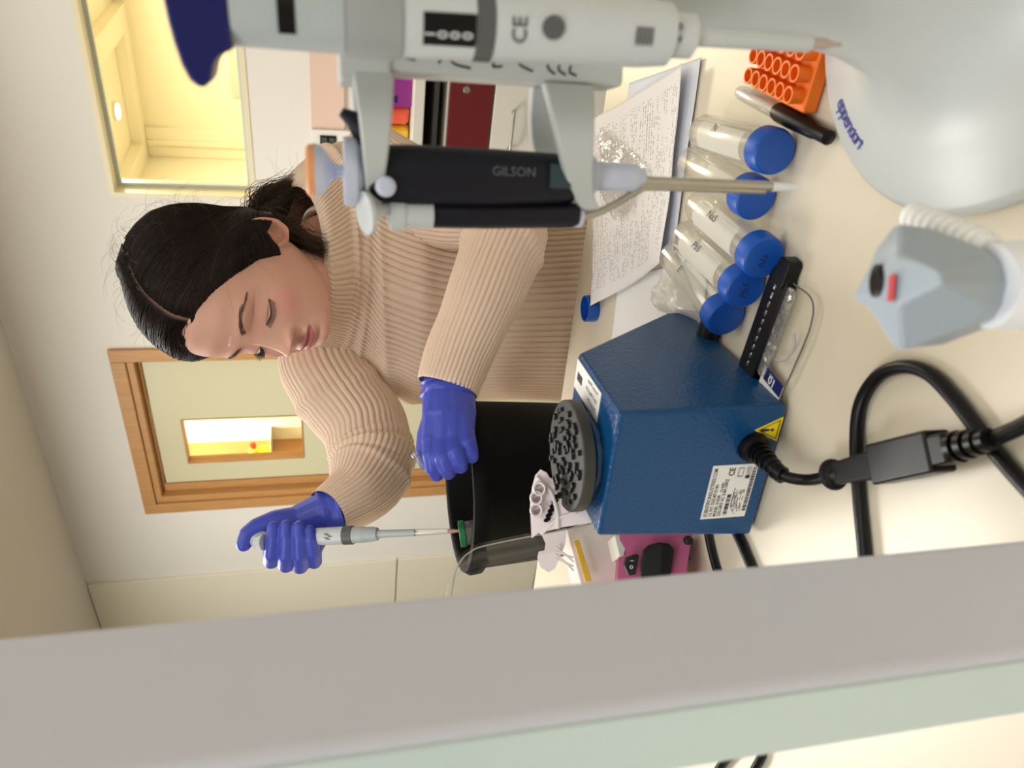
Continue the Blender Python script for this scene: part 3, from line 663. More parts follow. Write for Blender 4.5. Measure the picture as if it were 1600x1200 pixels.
MB(Mg).prism(rpoly(-0.002, LA - 0.004, 0.0225, WB + 0.004, 0.014), zsg * 0.0006, zsg * 0.0066).build('clear_plate', m_clear, gc, bevel=0.0008)
mb = MB(Mg)
for k in range(10): mb.lathe([(0.0028, 0), (0.0022, 0.0006), (0.0, 0.0009)], 12, Matrix.Translation((0.012 + k * (LA - 0.028) / 9, 0.010, zsg * 0.0101)) @ Matrix.Scale(zsg, 4, (0, 0, 1)), sx=1.0, sy=0.42)  # steel discs model the highlights on the wells
mb.build('well_glint', m_steel, gc)
mb = MB(Mg)
for k in range(10):
    s_ = 0.010 + k * (LA - 0.032) / 9; mb.prism([(s_ + 0.0055 * math.cos(a), 0.0265 + 0.006 * math.sin(a)) for a in [2 * math.pi * i / 16 for i in range(16)]], zsg * 0.0068, zsg * 0.0085)
mb.build('well_tooth', m_bag, gc)
MB(Mg).tube([(0.001, 0.026, zsg * 0.0075), (0.0, WB - 0.006, zsg * 0.0075), (0.016, WB + 0.003, zsg * 0.0075), (0.05, WB + 0.003, zsg * 0.0075), (LA - 0.03, WB + 0.002, zsg * 0.0075)], 0.0006, 8, 6).build('edge_line', m_dkgrey, gc)
MB(Mg).tube([(0.030, 0.046, zsg * .008), (0.038, 0.052, zsg * .008), (0.052, 0.048, zsg * .008), (0.058, 0.038, zsg * .008)], 0.0009, 8, 6).build('cut_mark', mat('cut_grey', C(170, 172, 174), 0.4), gc)
gl = MB(Mg).prism([(LA - 0.026, 0.027), (LA - 0.004, 0.027), (LA - 0.004, WB), (LA - 0.026, WB)], zsg * 0.0069, zsg * 0.0073).build('label', m_label, gc, smooth=False)
MB(Mg).prism([(LA - 0.027, 0.031), (LA - 0.0165, 0.031), (LA - 0.0165, WB), (LA - 0.027, WB)], zsg * 0.0074, zsg * 0.0076).build('blue_band', m_navy, gl, smooth=False)
text('number', '10', GP(LA - 0.0245, 0.047, 0.0079), ub * -1, ua, 0.007, m_label, gl, bold=0.02)
text('print', 'wells', GP(LA - 0.0255, 0.043, 0.0079), ub * -1, ua, 0.0022, m_label, gl)
mb = MB(Mg)
for k in range(7): mb.prism([(LA - 0.012, 0.032 + k * 0.0022), (LA - 0.007, 0.032 + k * 0.0022), (LA - 0.007, 0.0332 + k * 0.0022), (LA - 0.012, 0.0332 + k * 0.0022)], zsg * 0.0074, zsg * 0.0075)
mb.build('print_marks', m_ink, gl, smooth=False)

# ================================================================ MARKER + ORANGE RACK
mk = thing('marker_pen', 'black-capped marker pen with a clear barrel beside the orange rack', 'pen', T(1225, 180))
k0, k1 = T(1155, 143, BZT + 0.006), T(1298, 217, BZT + 0.0065); kd = (k1 - k0); Lk = kd.length; Mk = frame(k0, kd)
kr = Pj(k1)[2] / 1200
MB(Mk).lathe([(0.0, 0.0), (0.0045, 0.001), (0.0055, 0.006), (0.006, Lk * 0.48), (0.0058, Lk * 0.5)], 24).build('barrel', m_tube, mk)
MB(Mk).lathe([(0.0, 0.006), (0.003, 0.006), (0.003, Lk * 0.5)], 12).build('ink_core', m_paper, mk)
MB(Mk).lathe([(0.0064, Lk * 0.47), (0.0070, Lk * 0.5), (0.0070, Lk * 0.62), (0.0058, Lk * 0.85), (0.0050, Lk * 0.87), (0.0050, Lk * 0.98), (0.0, Lk)], 24).build('cap', m_blackp, mk)
MB(Mk).box((0.0, -0.0072, Lk * 0.72), (0.003, 0.002, Lk * 0.4)).build('clip', m_blackp, mk, bevel=0.0005)
rk = thing('tube_rack', 'bright orange plastic tube rack partly hidden behind the carousel column', 'rack', T(1230, 130))
ra_, rb_ = T(1178, 134, .9), T(1280, 148, .9)
rd = (T(1270, 175, .9) - T(1175, 128, .9)); rd.z = 0; rd.normalize(); rn = Vector((rd.y, -rd.x, 0)); rn = rn if rn.x > 0 else -rn
r0 = T(1276, 184, .9)
def RP(s, t, z): return r0 - rd * s + rn * t + Vector((0, 0, z))
Mr = Matrix((-rd, rn, (-rd).cross(rn))).transposed().to_4x4(); Mr.translation = r0
zs = 1 if (-rd).cross(rn).z > 0 else -1
mb = MB(); 
def rb(s0, s1, t0, t1, z0, z1, M_=m_orange): 
    mb.hexa([RP(s0, t0, z0), RP(s1, t0, z0), RP(s1, t1, z0), RP(s0, t1, z0), RP(s0, t0, z1), RP(s1, t0, z1), RP(s1, t1, z1), RP(s0, t1, z1)])
rb(0, 0.075, 0.002, 0.05, 0.001, 0.012); mb.build('base', m_orange, rk, bevel=0.002)
for i in range(6):
    for j in range(3):
        c = RP(0.008 + i * 0.0118, 0.012 + j * 0.014, 0.012)
        MB(Matrix.Translation(c)).lathe([(0.0055, 0.0), (0.0058, 0.010), (0.0045, 0.010), (0.0045, 0.001), (0.0, 0.001)], 16).build('well', m_orange, rk)

# ================================================================ CAROUSEL
CX, CY = 0.203, 0.316
cs = thing('pipette_carousel', 'pale grey pipette carousel with round base and tapering column', 'stand', (CX, CY, BZT))
BR = 0.123
MB().lathe([(0.0, 0.0006), (BR - 0.002, 0.0006), (BR, 0.003), (BR, 0.009), (BR - 0.004, 0.0125), (0.09, 0.018), (0.072, 0.027), (0.058, 0.045), (0.048, 0.075), (0.043, 0.11), (0.042, 0.50), (0.040, 0.505), (0.0, 0.505)], 96, Matrix.Translation((CX, CY, BZT))).build('column_and_base', m_stand, cs, ang=60)
tA, tB = T(1318, 150, BZT + 0.0145), T(1338, 250, BZT + 0.0145)
dirc = (Vector((tA.x - CX, tA.y - CY, 0)) + Vector((tB.x - CX, tB.y - CY, 0))).normalized()
# the word follows the rim of the base, reading toward the right in the upright view
word = 'eppendorf'
angA = math.atan2(tA.y - CY, tA.x - CX); angB = math.atan2(tB.y - CY, tB.x - CX)
rw = (Vector((tA.x - CX, tA.y - CY)).length + Vector((tB.x - CX, tB.y - CY)).length) / 2
for k, ch in enumerate(word):
    a = angA + (angB - angA) * (k + 0.1) / len(word)
    rad = Vector((math.cos(a), math.sin(a), 0)); tan = Vector((-math.sin(a), math.cos(a), 0)) * (1 if angB > angA else -1)
    zz_ = BZT + 0.0125 + (BR - 0.004 - rw) / (BR - 0.004 - 0.09) * 0.0055 + 0.0012
    text('letter', ch, Vector((CX, CY, zz_)) + rad * rw, tan, -rad, 0.0085, m_inkb, cs, bold=0.02)
# ---- gilson-like pipette position and its holder
GX, GY = 0.0985, 0.355
def gz(xp): return zfor(GX, GY, xp)
hx_, hy_ = 0.143, 0.343                                   # holder bar
vc = (Vector((CX, CY, 0)) - Vector((hx_, hy_, 0))).normalized(); vg = (Vector((GX, GY, 0)) - Vector((hx_, hy_, 0))).normalized(); vs_ = Vector((-vg.y, vg.x, 0))
zt1, zb1 = zfor(hx_, hy_, 528), zfor(hx_, hy_, 960)
def HP(a, b_, z): return Vector((hx_, hy_, z)) + vg * a + vs_ * b_
hold = thing('pipette_holder', 'pale grey clip holder on the carousel gripping the charcoal pipette', 'holder', (hx_, hy_, zb1))
mb = MB(); P8 = lambda a0, a1, b0, b1, z0, z1: [HP(a0, b0, z0), HP(a1, b0, z0), HP(a1, b1, z0), HP(a0, b1, z0), HP(a0, b0, z1), HP(a1, b0, z1), HP(a1, b1, z1), HP(a0, b1, z1)]
mb.hexa(P8(-0.018, 0.004, -0.012, 0.012, zb1, zt1 - 0.02)); mb.hexa(P8(-0.005, 0.009, -0.014, 0.014, zt1 - 0.022, zt1))
mb.build('bar', m_stand, hold, bevel=0.002)
def prong(x0, x1, name, reach, w0, w1, side, dz_=0.0):
    zt, zb = zfor(hx_, hy_, x0), zfor(hx_, hy_, x1); zm = (zt + zb) / 2; h = (zt - zb) / 2
    mb = MB(); pr_ = []
    for k in range(13):
        t = k / 12; a = 0.004 + reach * t; b_ = side * (0.010 + 0.012 * math.sin(math.pi * min(1, t * 1.1)) - 0.004 * t); hh = h * (1 - 0.62 * t); wd = w0 * (1 - t) + w1 * t
        pr_.append((a, b_, zm - dz_ * t ** 3, hh, wd))
    vs = []; fs = []
    for (a, b_, z, hh, wd) in pr_:
        vs += [HP(a, b_ - wd, z - hh), HP(a, b_ + wd, z - hh), HP(a, b_ + wd, z + hh), HP(a, b_ - wd, z + hh)]
    for k in range(12):
        q = 4 * k; fs += [(q, q + 1, q + 5, q + 4), (q + 1, q + 2, q + 6, q + 5), (q + 2, q + 3, q + 7, q + 6), (q + 3, q, q + 4, q + 7)]
    fs += [(3, 2, 1, 0), (48, 49, 50, 51)]
    mb.add(vs, fs); mb.build(name, m_stand, hold, bevel=0.0015)
sd = 1 if vs_.y < 0 else -1
prong(548, 612, 'prong', 0.056, 0.0035, 0.0025, sd); prong(548, 612, 'prong', 0.048, 0.0035, 0.0025, -sd)
prong(838, 915, 'prong', 0.056, 0.004, 0.003, sd, 0.016); prong(838, 915, 'prong', 0.048, 0.004, 0.003, -sd)
mb = MB()
for k, (p, q, r, s_) in enumerate(((.2, .25, -.5, .3), (.33, .38, .4, -.5), (.36, .44, -.2, .6), (.52, .55, .1, .3), (.6, .66, -.6, .5), (.72, .74, -.6, .6), (.76, .78, -.4, .6), (.8, .82, -.2, .6))):
    za, zb_k = zt1 + (zb1 - zt1) * p, zt1 + (zb1 - zt1) * q
    mb.tube([HP(-0.003 + 0.006 * r, sd * 0.0123, za), HP(-0.002 + 0.003 * (r + s_), sd * 0.0123, (za + zb_k) / 2 + 0.002), HP(-0.003 + 0.006 * s_, sd * 0.0123, zb_k)], 0.0005, 6, 4)
mb.build('handwriting', m_ink, hold)

# ---- charcoal pipette
gp = thing('pipette', 'charcoal pipette with orange-topped plunger, steel shaft and white tip', 'pipette', (GX, GY, gz(1250)))
tocam = Vector((-GX, -GY, 0)).normalized(); rightv = Vector((0, 0, 1)).cross(-tocam) * -1
rightv = Vector((-tocam.y, tocam.x, 0)); rightv = rightv if rightv.x > 0 else -rightv     # to the right in the upright view
def GPt(x, dy, df=0.0):   # photo x -> height; dy = pixels from the axis toward larger photo y (left); df toward the camera
    z = gz(x); s_ = Pj((GX, GY, z))[2] / 1200
    return Vector((GX, GY, z)) - rightv * dy * s_ + tocam * df
def grad(x): return Pj((GX, GY, gz(x)))[2] / 1200
def glathe(segs, dy=0.0, df=0.0, n=40):
    prof = [(r * grad(x), gz(x)) for x, r in segs]
    o = GPt(segs[0][0], dy, df)
    return MB(Matrix.Translation((o.x, o.y, 0))).lathe(prof, n)
glathe([(492, 40), (482, 39), (478, 34), (477, 0.1)]).build('plunger_insert', mat('orange_insert', C(235, 165, 110), 0.5), gp)
glathe([(541, 9), (522, 11), (515, 20), (505, 36), (492, 41)]).build('plunger_button', m_lilac, gp)
glathe([(575, 26), (568, 34), (556, 50), (545, 53), (537, 52), (536, 12)]).build('volume_collar', m_lilac, gp)
def oval(xs, n=40):
    vs = []; fs = []
    for (x, ylo, yhi, dep) in xs:     # extents in px from axis
        z = gz(x); s_ = grad(x); c_ = (ylo + yhi) / 2; h_ = (yhi - ylo) / 2
        for k in range(n):
            a = 2 * math.pi * k / n; ca, sa = math.cos(a), math.sin(a); e = 0.75
            vs.append(Vector((GX, GY, z)) - rightv * (c_ + h_ * math.copysign(abs(ca) ** e, ca)) * s_ + tocam * dep * math.copysign(abs(sa) ** e, sa) * s_)
    m = len(xs)
    for j in range(m - 1):
        for k in range(n): fs.append((j * n + k, (j + 1) * n + k, (j + 1) * n + (k + 1) % n, j * n + (k + 1) % n))
    fs.append(tuple(range(n))); fs.append(tuple((m - 1) * n + k for k in range(n - 1, -1, -1)))
    return MB().add(vs, fs)
oval([(566, -30, 30, 32), (570, -40, 34, 42), (590, -42, 48, 46), (640, -44, 50, 46), (760, -42, 47, 44), (870, -38, 38, 42), (893, -34, 34, 38), (903, -20, 24, 28)]).build('handle', m_gil, gp, ang=60)
oval([(640, 44, 70, 22), (660, 42, 82, 26), (760, 40, 80, 26), (895, 34, 74, 24), (903, 36, 70, 22)]).build('ejector_sleeve', m_gil, gp, ang=60)
# finger hook of the handle toward the back right
MB().tube([GPt(592, -30), GPt(575, -52), GPt(560, -72), GPt(535, -88)], [0.006, 0.006, 0.005, 0.002], 12, 6).build('finger_hook', m_gil, gp)
MB(frame(GPt(598, 20, 0.0135), tocam)).lathe([(0.0045, 0), (0.0045, 0.003), (0.003, 0.0042), (0, 0.0044)], 24).build('release_button', m_lilac, gp)
glathe([(674, 21), (640, 21), (632, 21), (629, 24), (608, 24), (604, 16), (603, 0.1)], 62, 0.004).build('ejector_barrel', m_lgrey, gp)
tiltv = (Vector((0, 0, 1)) * 0.85 + tocam * 0.30 - rightv * 0.12).normalized()
ebp = GPt(600, 56, 0.007)
MB(frame(ebp, tiltv)).lathe([(0.0022, -0.004), (0.0026, 0.002), (0.0052, 0.0065), (0.0095, 0.0085), (0.0098, 0.0105), (0.006, 0.0098), (0.0, 0.0092)], 32).build('ejector_button', m_lgrey, gp)
glathe([(1006, 11), (990, 21), (988, 22), (930, 22), (925, 30), (910, 32), (902, 30)], -6).build('nose_cone', m_lilac, gp)
glathe([(911, 18), (897, 18)], 55).build('sleeve_end', m_lilac, gp)
s0_ = 8 * grad(1100)
glathe([(1205, 8), (1020, 9), (1000, 11)], 0, 0).build('shaft', m_steel, gp)
MB().tube([GPt(908, 55), GPt(935, 50), GPt(965, 34), GPt(1000, 12), GPt(1020, 7), GPt(1195, 7)], 0.0019, 12, 6).build('ejector_rod', m_steel, gp)
glathe([(1252, 3), (1235, 5), (1205, 8)]).build('tip', mat('tip_white', C(240, 242, 245), 0.3), gp)
MB(frame(GPt(862, -4, 0.0134), tocam, rightv)).box((0, 0, 0.0006), (0.011, 0.010, 0.0012)).build('badge', mat('badge_teal', C(42, 62, 70), 0.5), gp)
text('lettering', 'GILSON', GPt(758, -2, 0.0150), Vector((0, 0, -1)), -rightv * -1, 0.0042, mat('worn_print', C(96, 98, 110), 0.6), gp)

# ---- big electronic-looking pipette at the right
r1, r2 = rdir(265, 10), rdir(1315, 70)
h1 = math.hypot(r1.x, r1.y); h2 = math.hypot(r2.x, r2.y)
dd_ = 0.262 / (r1.z / h1 - r2.z / h2)
ptop = EYE + r1 * (dd_ / h1); pbot = EYE + r2 * (dd_ / h2); pax = (ptop - pbot); PL = pax.length; pax.normalize()
pp = thing('pipette', 'white pipette with navy finger rest and black counter window on the carousel', 'pipette', pbot)
tc2 = Vector((-pbot.x, -pbot.y, 0)); tc2 = (tc2 - pax * tc2.dot(pax)).normalized(); rt2 = pax.cross(tc2); rt2 = rt2 if rt2.x > 0 else -rt2
def pz(x):   # photo x -> distance along the axis from the tip
    lo, hi = -0.02, PL + 0.02
    for _ in range(36):
        m_ = (lo + hi) / 2
        if Pj(pbot + pax * m_)[0] > x: lo = m_
        else: hi = m_
    return (lo + hi) / 2
def psc(x): return Pj(pbot + pax * pz(x))[2] / 1200
Mp = frame(pbot, pax, rt2)
def plathe(segs, n=48, sy=1.0): return MB(Mp).lathe([(r * psc(x), pz(x)) for x, r in segs], n, sy=sy)
plathe([(1315, 2), (1300, 4), (1290, 8), (1266, 9), (1264, 9)]).build('nozzle', mat('nozzle_tan', C(186, 168, 158), 0.5), pp)
plathe([(1266, 12), (1262, 14), (1086, 15), (1082, 17)]).build('shaft', m_lgrey, pp)
plathe([(1084, 24), (1078, 33), (1052, 34), (1045, 36), (1040, 46), (1000, 50), (765, 54)], sy=1.0).build('lower_body', m_lgrey, pp)
plathe([(764, 55), (737, 55)]).build('black_ring', m_dkgrey, pp)
plathe([(736, 55), (640, 55), (626, 55)]).build('upper_body', m_lgrey, pp)
plathe([(625, 58), (610, 61), (560, 61), (538, 58)]).build('grey_sleeve', mat('sleeve_grey', C(160, 164, 164), 0.4), pp)
plathe([(537, 55), (470, 54), (362, 52)]).build('grip', m_grey, pp)
def pside(x, dy, df): return pbot + pax * pz(x) - rt2 * dy * psc(x) + tc2 * df
mb = MB()
def curved(x0, x1, y0, y1, r, n=12):
    vs = []; 
    for x in (x0, x1):
        for k in range(n + 1):
            yy = y0 + (y1 - y0) * k / n; a = math.asin(max(-1, min(1, yy / r))); vs.append(pbot + pax * pz(x) - rt2 * math.sin(a) * r * psc(x) + tc2 * math.cos(a) * r * psc(x))
    return vs, [(k, k + 1, n + 2 + k, n + 1 + k) for k in range(n)]
vs, fs = curved(655, 735, -14, 32, 56.5); mb.add(vs, fs); dw = mb.build('counter_window', m_blackp, pp)
for k, ch in enumerate('1000'): text('digit', ch, pside(672 + k * 19, 22, 0.0) + tc2 * (53.5 * psc(690) + 0.0006), rt2, pax, 0.0038, m_lgrey, dw, bold=0.02)
vs, fs = curved(435, 462, -50, 28, 55.3); MB().add(vs, fs).build('volume_lock', m_blackp, pp)
text('certification_mark', 'CE', pside(810, 24, 0) + tc2 * (55 * psc(800)), rt2, pax, 0.0056, m_dkgrey, pp, bold=0.01)
MB(frame(pside(850, -2, 0) + tc2 * (54 * psc(850)), tc2)).lathe([(0.0042, 0), (0.0042, 0.0006), (0.0, 0.0007)], 28).build('round_mark', m_dkgrey, pp)
mb = MB()
for j in range(7):
    c_ = pside(975 + j * 4, 16, 0) + tc2 * (51.8 * psc(985)); mb.add([c_, c_ + rt2 * 0.0065, c_ + rt2 * 0.0065 - pax * 0.0006, c_ - pax * 0.0006], [(0, 3, 2, 1)])
mb.build('label_print', m_dkgrey, pp, smooth=False)
text('lettering', '2 8', pside(1050, 10, 0) + tc2 * (36.5 * psc(1055)), rt2, pax, 0.004, m_dkgrey, pp, bold=0.02)
# navy crown with finger rest hooking to the left
crown = [(362, 70), (352, 74), (338, 80), (330, 92), (324, 112), (314, 124), (302, 124), (290, 114), (280, 92), (272, 60), (267, 30), (264, 0), (264, -45), (275, -60), (362, -55)]
mb = MB(); vs = []
for df in (-0.011, 0.011):
    for (x, y) in crown: 
        ax_y = 10 + (x - 265) * 60 / 1050
        vs.append(pbot + pax * pz(x) - rt2 * (y - ax_y) * psc(x) + tc2 * df)
n = len(crown); mb.add(vs, [tuple(range(n)), tuple(range(2 * n - 1, n - 1, -1))] + [(i, n + i, n + (i + 1) % n, (i + 1) % n) for i in range(n)])
mb.build('finger_rest', m_navy, pp, bevel=0.004, seg=4)
# arm that carries it
am = pside(560, 20, -0.01); cc = Vector((CX, CY, am.z))
MB().tube([am, (am + cc) / 2, cc], 0.012, 16, 4).build('carrier_arm', m_stand, cs)
MB().tube([HP(-0.01, 0, (zt1 + zb1) / 2), Vector((CX, CY, (zt1 + zb1) / 2))], 0.011, 14, 2).build('holder_arm', m_stand, cs)

# ---- faceted grey dispenser head at the lower right
dh = thing('dispenser', 'grey faceted dispenser head with black button on a white body', 'dispenser', T(1500, 440, .9))
out_ = [(1333, 457, .300), (1338, 471, .300), (1358, 483, .292), (1395, 545, .288), (1411, 547, .286), (1530, 502, .268), (1549, 480, .264), (1558, 443, .262), (1549, 407, .264), (1524, 387, .268), (1411, 350, .288), (1395, 353, .290), (1369, 387, .294), (1355, 421, .296)]
inn = [(1404, 398, .270), (1405, 476, .268), (1466, 423, .252), (1472, 443, .252)]
VO = [W(*p) for p in out_]; VI = [W(*p) for p in inn]
cen = sum(VO, Vector()) / len(VO)
LOW = [cen + (p - cen) * 0.93 + (p - EYE).normalized() * 0.012 + Vector((0, 0, -0.018)) for p in VO]
n = len(VO); N1, N2, N3, N4 = n, n + 1, n + 2, n + 3
fs = [(10, 9, 8, N3, N1), (8, 7, N4, N3), (7, 6, N4), (6, 5, 4, N2, N4), (N1, N3, N4, N2), (4, 3, 2, N2), (2, 1, 0, N2), (0, 13, N1, N2), (13, 12, N1), (12, 11, 10, N1)]
mb = MB(); mb.add(VO + VI + LOW, fs + [(i, (i + 1) % n, n + 4 + (i + 1) % n, n + 4 + i) for i in range(n)] + [tuple(n + 4 + i for i in range(n))])
mb.build('head', mat('blue_grey_plastic', C(162, 174, 184), 0.4), dh, bevel=0.0022, seg=3, ang=25)
nrm = (EYE - W(1380, 455, .28)).normalized()
fn_ = (VI[2] - VI[0]).cross(VI[1] - VI[0]).normalized(); fn_ = fn_ if fn_.dot(nrm) > 0 else -fn_
fq = (VO[0] - VI[0]).cross(VI[1] - VI[0]).normalized(); fq = fq if fq.dot(nrm) > 0 else -fq
pcn = (VI[0] + VI[1]) / 2 * 0.55 + (VO[0] + VO[13]) / 2 * 0.45
up_ = (VO[0] - (VI[0] + VI[1]) / 2).normalized(); sd_ = fq.cross(up_)
MB(frame(pcn + fq * 0.0002 + up_ * 0.001, fq, up_)).lathe([(0.0056, -0.002), (0.0056, 0.0012), (0.0042, 0.0018), (0.0, 0.0014)], 32, sx=0.8, sy=1.1).build('button', m_blackp, dh)
mt = (VI[0] * 0.35 + VI[1] * 0.65) + up_ * 0.0025 + fq * 0.0012
rdm = mat('red_mark', C(196, 70, 76), 0.5)
MB(frame(mt, fq, (W(1381, 480, .27) - W(1401, 450, .27)))).box((0, 0, 0), (0.0095, 0.0038, 0.0008)).build('red_lettering', rdm, dh, bevel=0.0003)
# white body down to the bench
bc0 = W(1560, 447, .275); bc1 = Vector((bc0.x + 0.002, bc0.y - 0.012, BZT + 0.001))
mb = MB(); mb.lathe([(0.036, 0.0), (0.036, 0.006), (0.020, 0.02), (0.0165, (bc0 - bc1).length - 0.01), (0.015, (bc0 - bc1).length + 0.004)], 40, frame(bc1, bc0 - bc1)); mb.build('white_body', bpy.data.materials['tip_white'], dh)
rp0, rp1 = W(1424, 336, .31), W(1548, 392, .275)
mb = MB(); rr_ = rp1 - rp0
mb.cyl(rp0, rp1, 0.0038, 0.0055, 20)
for k in range(9):
    f = 0.02 + k * 0.105; mb.lathe([(0.003, -0.0016), (0.0052 + f * 0.0016, -0.001), (0.0052 + f * 0.0016, 0.001), (0.003, 0.0016)], 20, frame(rp0 + rr_ * f, rr_))
mb.ball(rp0, 0.0040, 16); mb.cyl(rp1, rp1 + (bc0 - rp1) * 0.6 + Vector((0, 0, -0.008)), 0.0055, 0.010, 20)
mb.build('ribbed_spout', mat('ribbed_white', C(244, 243, 240), 0.35), dh)

# ================================================================ ICE BUCKET & small things
BK = Vector((-0.118, 0.905)); ZR = 1.083; RO = 0.105
bk = thing('ice_bucket', 'round black foam ice bucket under the gloved left hand', 'bucket', (BK.x, BK.y, BZT))
MB().lathe([(0.0, 0.0006), (0.088, 0.0006), (0.090, 0.004), (RO - 0.006, 0.160), (RO, 0.165), (RO + 0.001, 0.176), (RO - 0.003, 0.183), (RO - 0.013, 0.183), (RO - 0.017, 0.178), (RO - 0.026, 0.03), (0.0, 0.028)], 96, Matrix.Translation((BK.x, BK.y, BZT))).build('bucket_wall', m_foam, bk, ang=60)
o = MB(Matrix.Translation((BK.x, BK.y, BZT + 0.0))).lathe([(0.0, 0.0285), (0.0775, 0.0305), (0.084, 0.10), (0.06, 0.108), (0.03, 0.112), (0.0, 0.11)], 48).build('ice_fill', mat('shaded_ice', C(20, 24, 26), 0.2, bump=1.0, bscale=60), bk)  # ice coloured near black, painting in the bucket's dark interior

# green capped micro tube, on the near rim
tipP = W(727, 829, .862)
mt_ = thing('sample_tube', 'small clear sample tube with green collar under the pipette tip', 'tube', W(738, 838, .855))
tax = (Vector((0.10, -0.12, -1.0))).normalized()
tq = W(722, 834, .868)
MB(frame(tq, tax)).lathe([(0.0135, -0.003), (0.0148, -0.003), (0.0152, 0.0), (0.0152, 0.003), (0.0135, 0.004), (0.0132, 0.0), (0.0135, -0.003)], 36).build('green_collar', mat('green_plastic', C(18, 120, 62), 0.4), mt_)
MB(frame(tq, tax)).lathe([(0.0130, 0.002), (0.0138, 0.0045), (0.0138, 0.012), (0.0130, 0.022), (0.010, 0.026), (0.0, 0.027)], 32).build('tube_wall', m_tube, mt_)

# clear lid box at left
bx = thing('clear_cover', 'transparent acrylic cover with rounded corner beside the ice bucket', 'cover', T(960, 930, .9))
cl = [W(940, 812, .635), W(900, 824, .635), W(770, 850, .635), W(735, 862, .635), W(715, 885, .635), W(706, 925, .635), W(702, 985, .635)]
back = Vector((-0.35, 0.60, 0)).normalized() * 0.0
cc_ = [p for p in cl]
thick = (R @ Vector((-0.25, 0.0, 1.0))).normalized() * 0.0
# a curved sheet: the outline swept away from the camera
swp = Vector((-0.03, 0.05, 0.0))
P_ = spline(cc_, 6); vs = []; fs = []
m_ = len(P_)
for p in P_: vs += [tuple(p), tuple(p + swp)]
for i in range(m_ - 1): fs.append((2 * i, 2 * i + 2, 2 * i + 3, 2 * i + 1))
o = MB().add(vs, fs).build('cover_side', m_clear, bx, ang=80); sdm = o.modifiers.new('s', 'SOLIDIFY'); sdm.thickness = 0.003
low = [W(1010, 975, .60)]
vs = [tuple(p) for p in P_] + [(P_[-1].x, P_[-1].y, BZT + .001), (P_[0].x, P_[0].y, BZT + .001)]
MB().add(vs, [tuple(range(len(vs)))]).build('cover_face', m_clear, bx, smooth=False)
MB().tube(P_, 0.0006, 8, 1).build('cover_edge', mat('acrylic_edge', C(150, 150, 140), 0.2), bx)

# white float rack
m_wp = mat('white_plastic', C(238, 228, 230), 0.35)
fr = thing('float_rack', 'white plastic plate rack with round sleeves and oval slots', 'rack', W(900, 800, .66))
def plate(pts, dep, name, parent, m, th=0.003, holes=(), ovals=()):
    P = [W(x, y, d) for x, y, d in pts]; mb = MB(); n = len(P)
    nr = (P[1] - P[0]).cross(P[n // 2] - P[0]).normalized(); nr = nr if nr.dot(EYE - P[0]) > 0 else -nr
    mb.add(P + [p - nr * th for p in P], [tuple(range(n)), tuple(range(2 * n - 1, n - 1, -1))] + [(i, (i + 1) % n, n + (i + 1) % n, n + i) for i in range(n)])
    o = mb.build(name, m, parent, bevel=0.0008); return nr
RD = 0.61
rim = [(832, 838), (830, 790), (833, 762), (838, 744), (845, 736), (853, 740), (858, 748), (862, 750), (866, 768), (900, 795), (915, 797), (926, 815), (880, 822), (840, 832)]
nr = plate([(x, y, RD) for x, y in rim], RD, 'plate', fr, m_wp)
nc = (EYE - W(860, 790, RD)).normalized()
for (x, y) in ((838, 797), (838, 778), (843, 764)):
    MB(frame(W(x, y, RD - 0.002), nc)).lathe([(0.0035, -0.002), (0.0035, 0.005), (0.0045, 0.006), (0.0052, 0.005), (0.0052, -0.002)], 24, sx=1.1).build('sleeve', m_wp, fr)
for k in range(6):
    MB(frame(W(855 + k * 3.0, 812 - k * 7.3, RD - 0.0015), nc, R @ Vector((0.5, 1, 0)))).lathe([(0.0031, -0.0004), (0.0031, 0.0004)], 16, sx=1.0, sy=0.55).build('slot', m_foam, fr)
MB().tube([W(845, 835, RD), W(868, 812, RD), W(900, 800, RD)], 0.0016, 8, 4).build('rib', m_wp, fr)
MB().tube([W(838, 745, RD - .001), W(860, 768, RD - .001), W(870, 800, RD - .001), W(871, 826, RD - .001)], 0.0018, 8, 4).build('rib', m_wp, fr)
fr2 = thing('float_rack', 'second white plastic rack seen edge-on through the acrylic cover', 'rack', W(860, 860, .68))
plate([(x, y, .72) for x, y in ((848, 836), (884, 828), (882, 850), (874, 870), (866, 888), (857, 893), (846, 886), (841, 872), (843, 864), (852, 862), (854, 850))], .72, 'plate', fr2, m_wp)
for k in range(4): MB().tube([W(868, 872 - k * 6, .715), W(884, 880 - k * 6 + (k % 2) * 5, .715), W(896, 892 - k * 7, .715)], 0.0009, 8, 4).build('prong', m_wp, fr2)

# white carton with yellow label
ca = thing('carton', 'small white carton with a yellow strip label beside the blue mixer', 'box', T(1010, 890, .9))
def facebox(pts, depv, name, m, parent):
    P = [W(*p) for p in pts]; n = len(P); mb = MB()
    mb.add(P + [p + depv for p in P], [tuple(range(n)), tuple(range(2 * n - 1, n - 1, -1))] + [(i, n + i, n + (i + 1) % n, (i + 1) % n) for i in range(n)])
    return mb.build(name, m, parent, bevel=0.0008)
m_card = mat('white_card', C(232, 222, 214), 0.6)
facebox([(885, 826, .755), (925, 814, .755), (946, 822, .755), (1056, 845, .755), (1052, 945, .735), (915, 940, .735)], Vector((-0.015, 0.025, 0.0)), 'box', m_card, ca)
facebox([(897, 846, .742), (905, 844, .742), (925, 908, .729), (915, 910, .729)], Vector((0, 0.0015, 0)), 'yellow_label', mat('label_yellow', C(225, 180, 40), 0.5), ca)
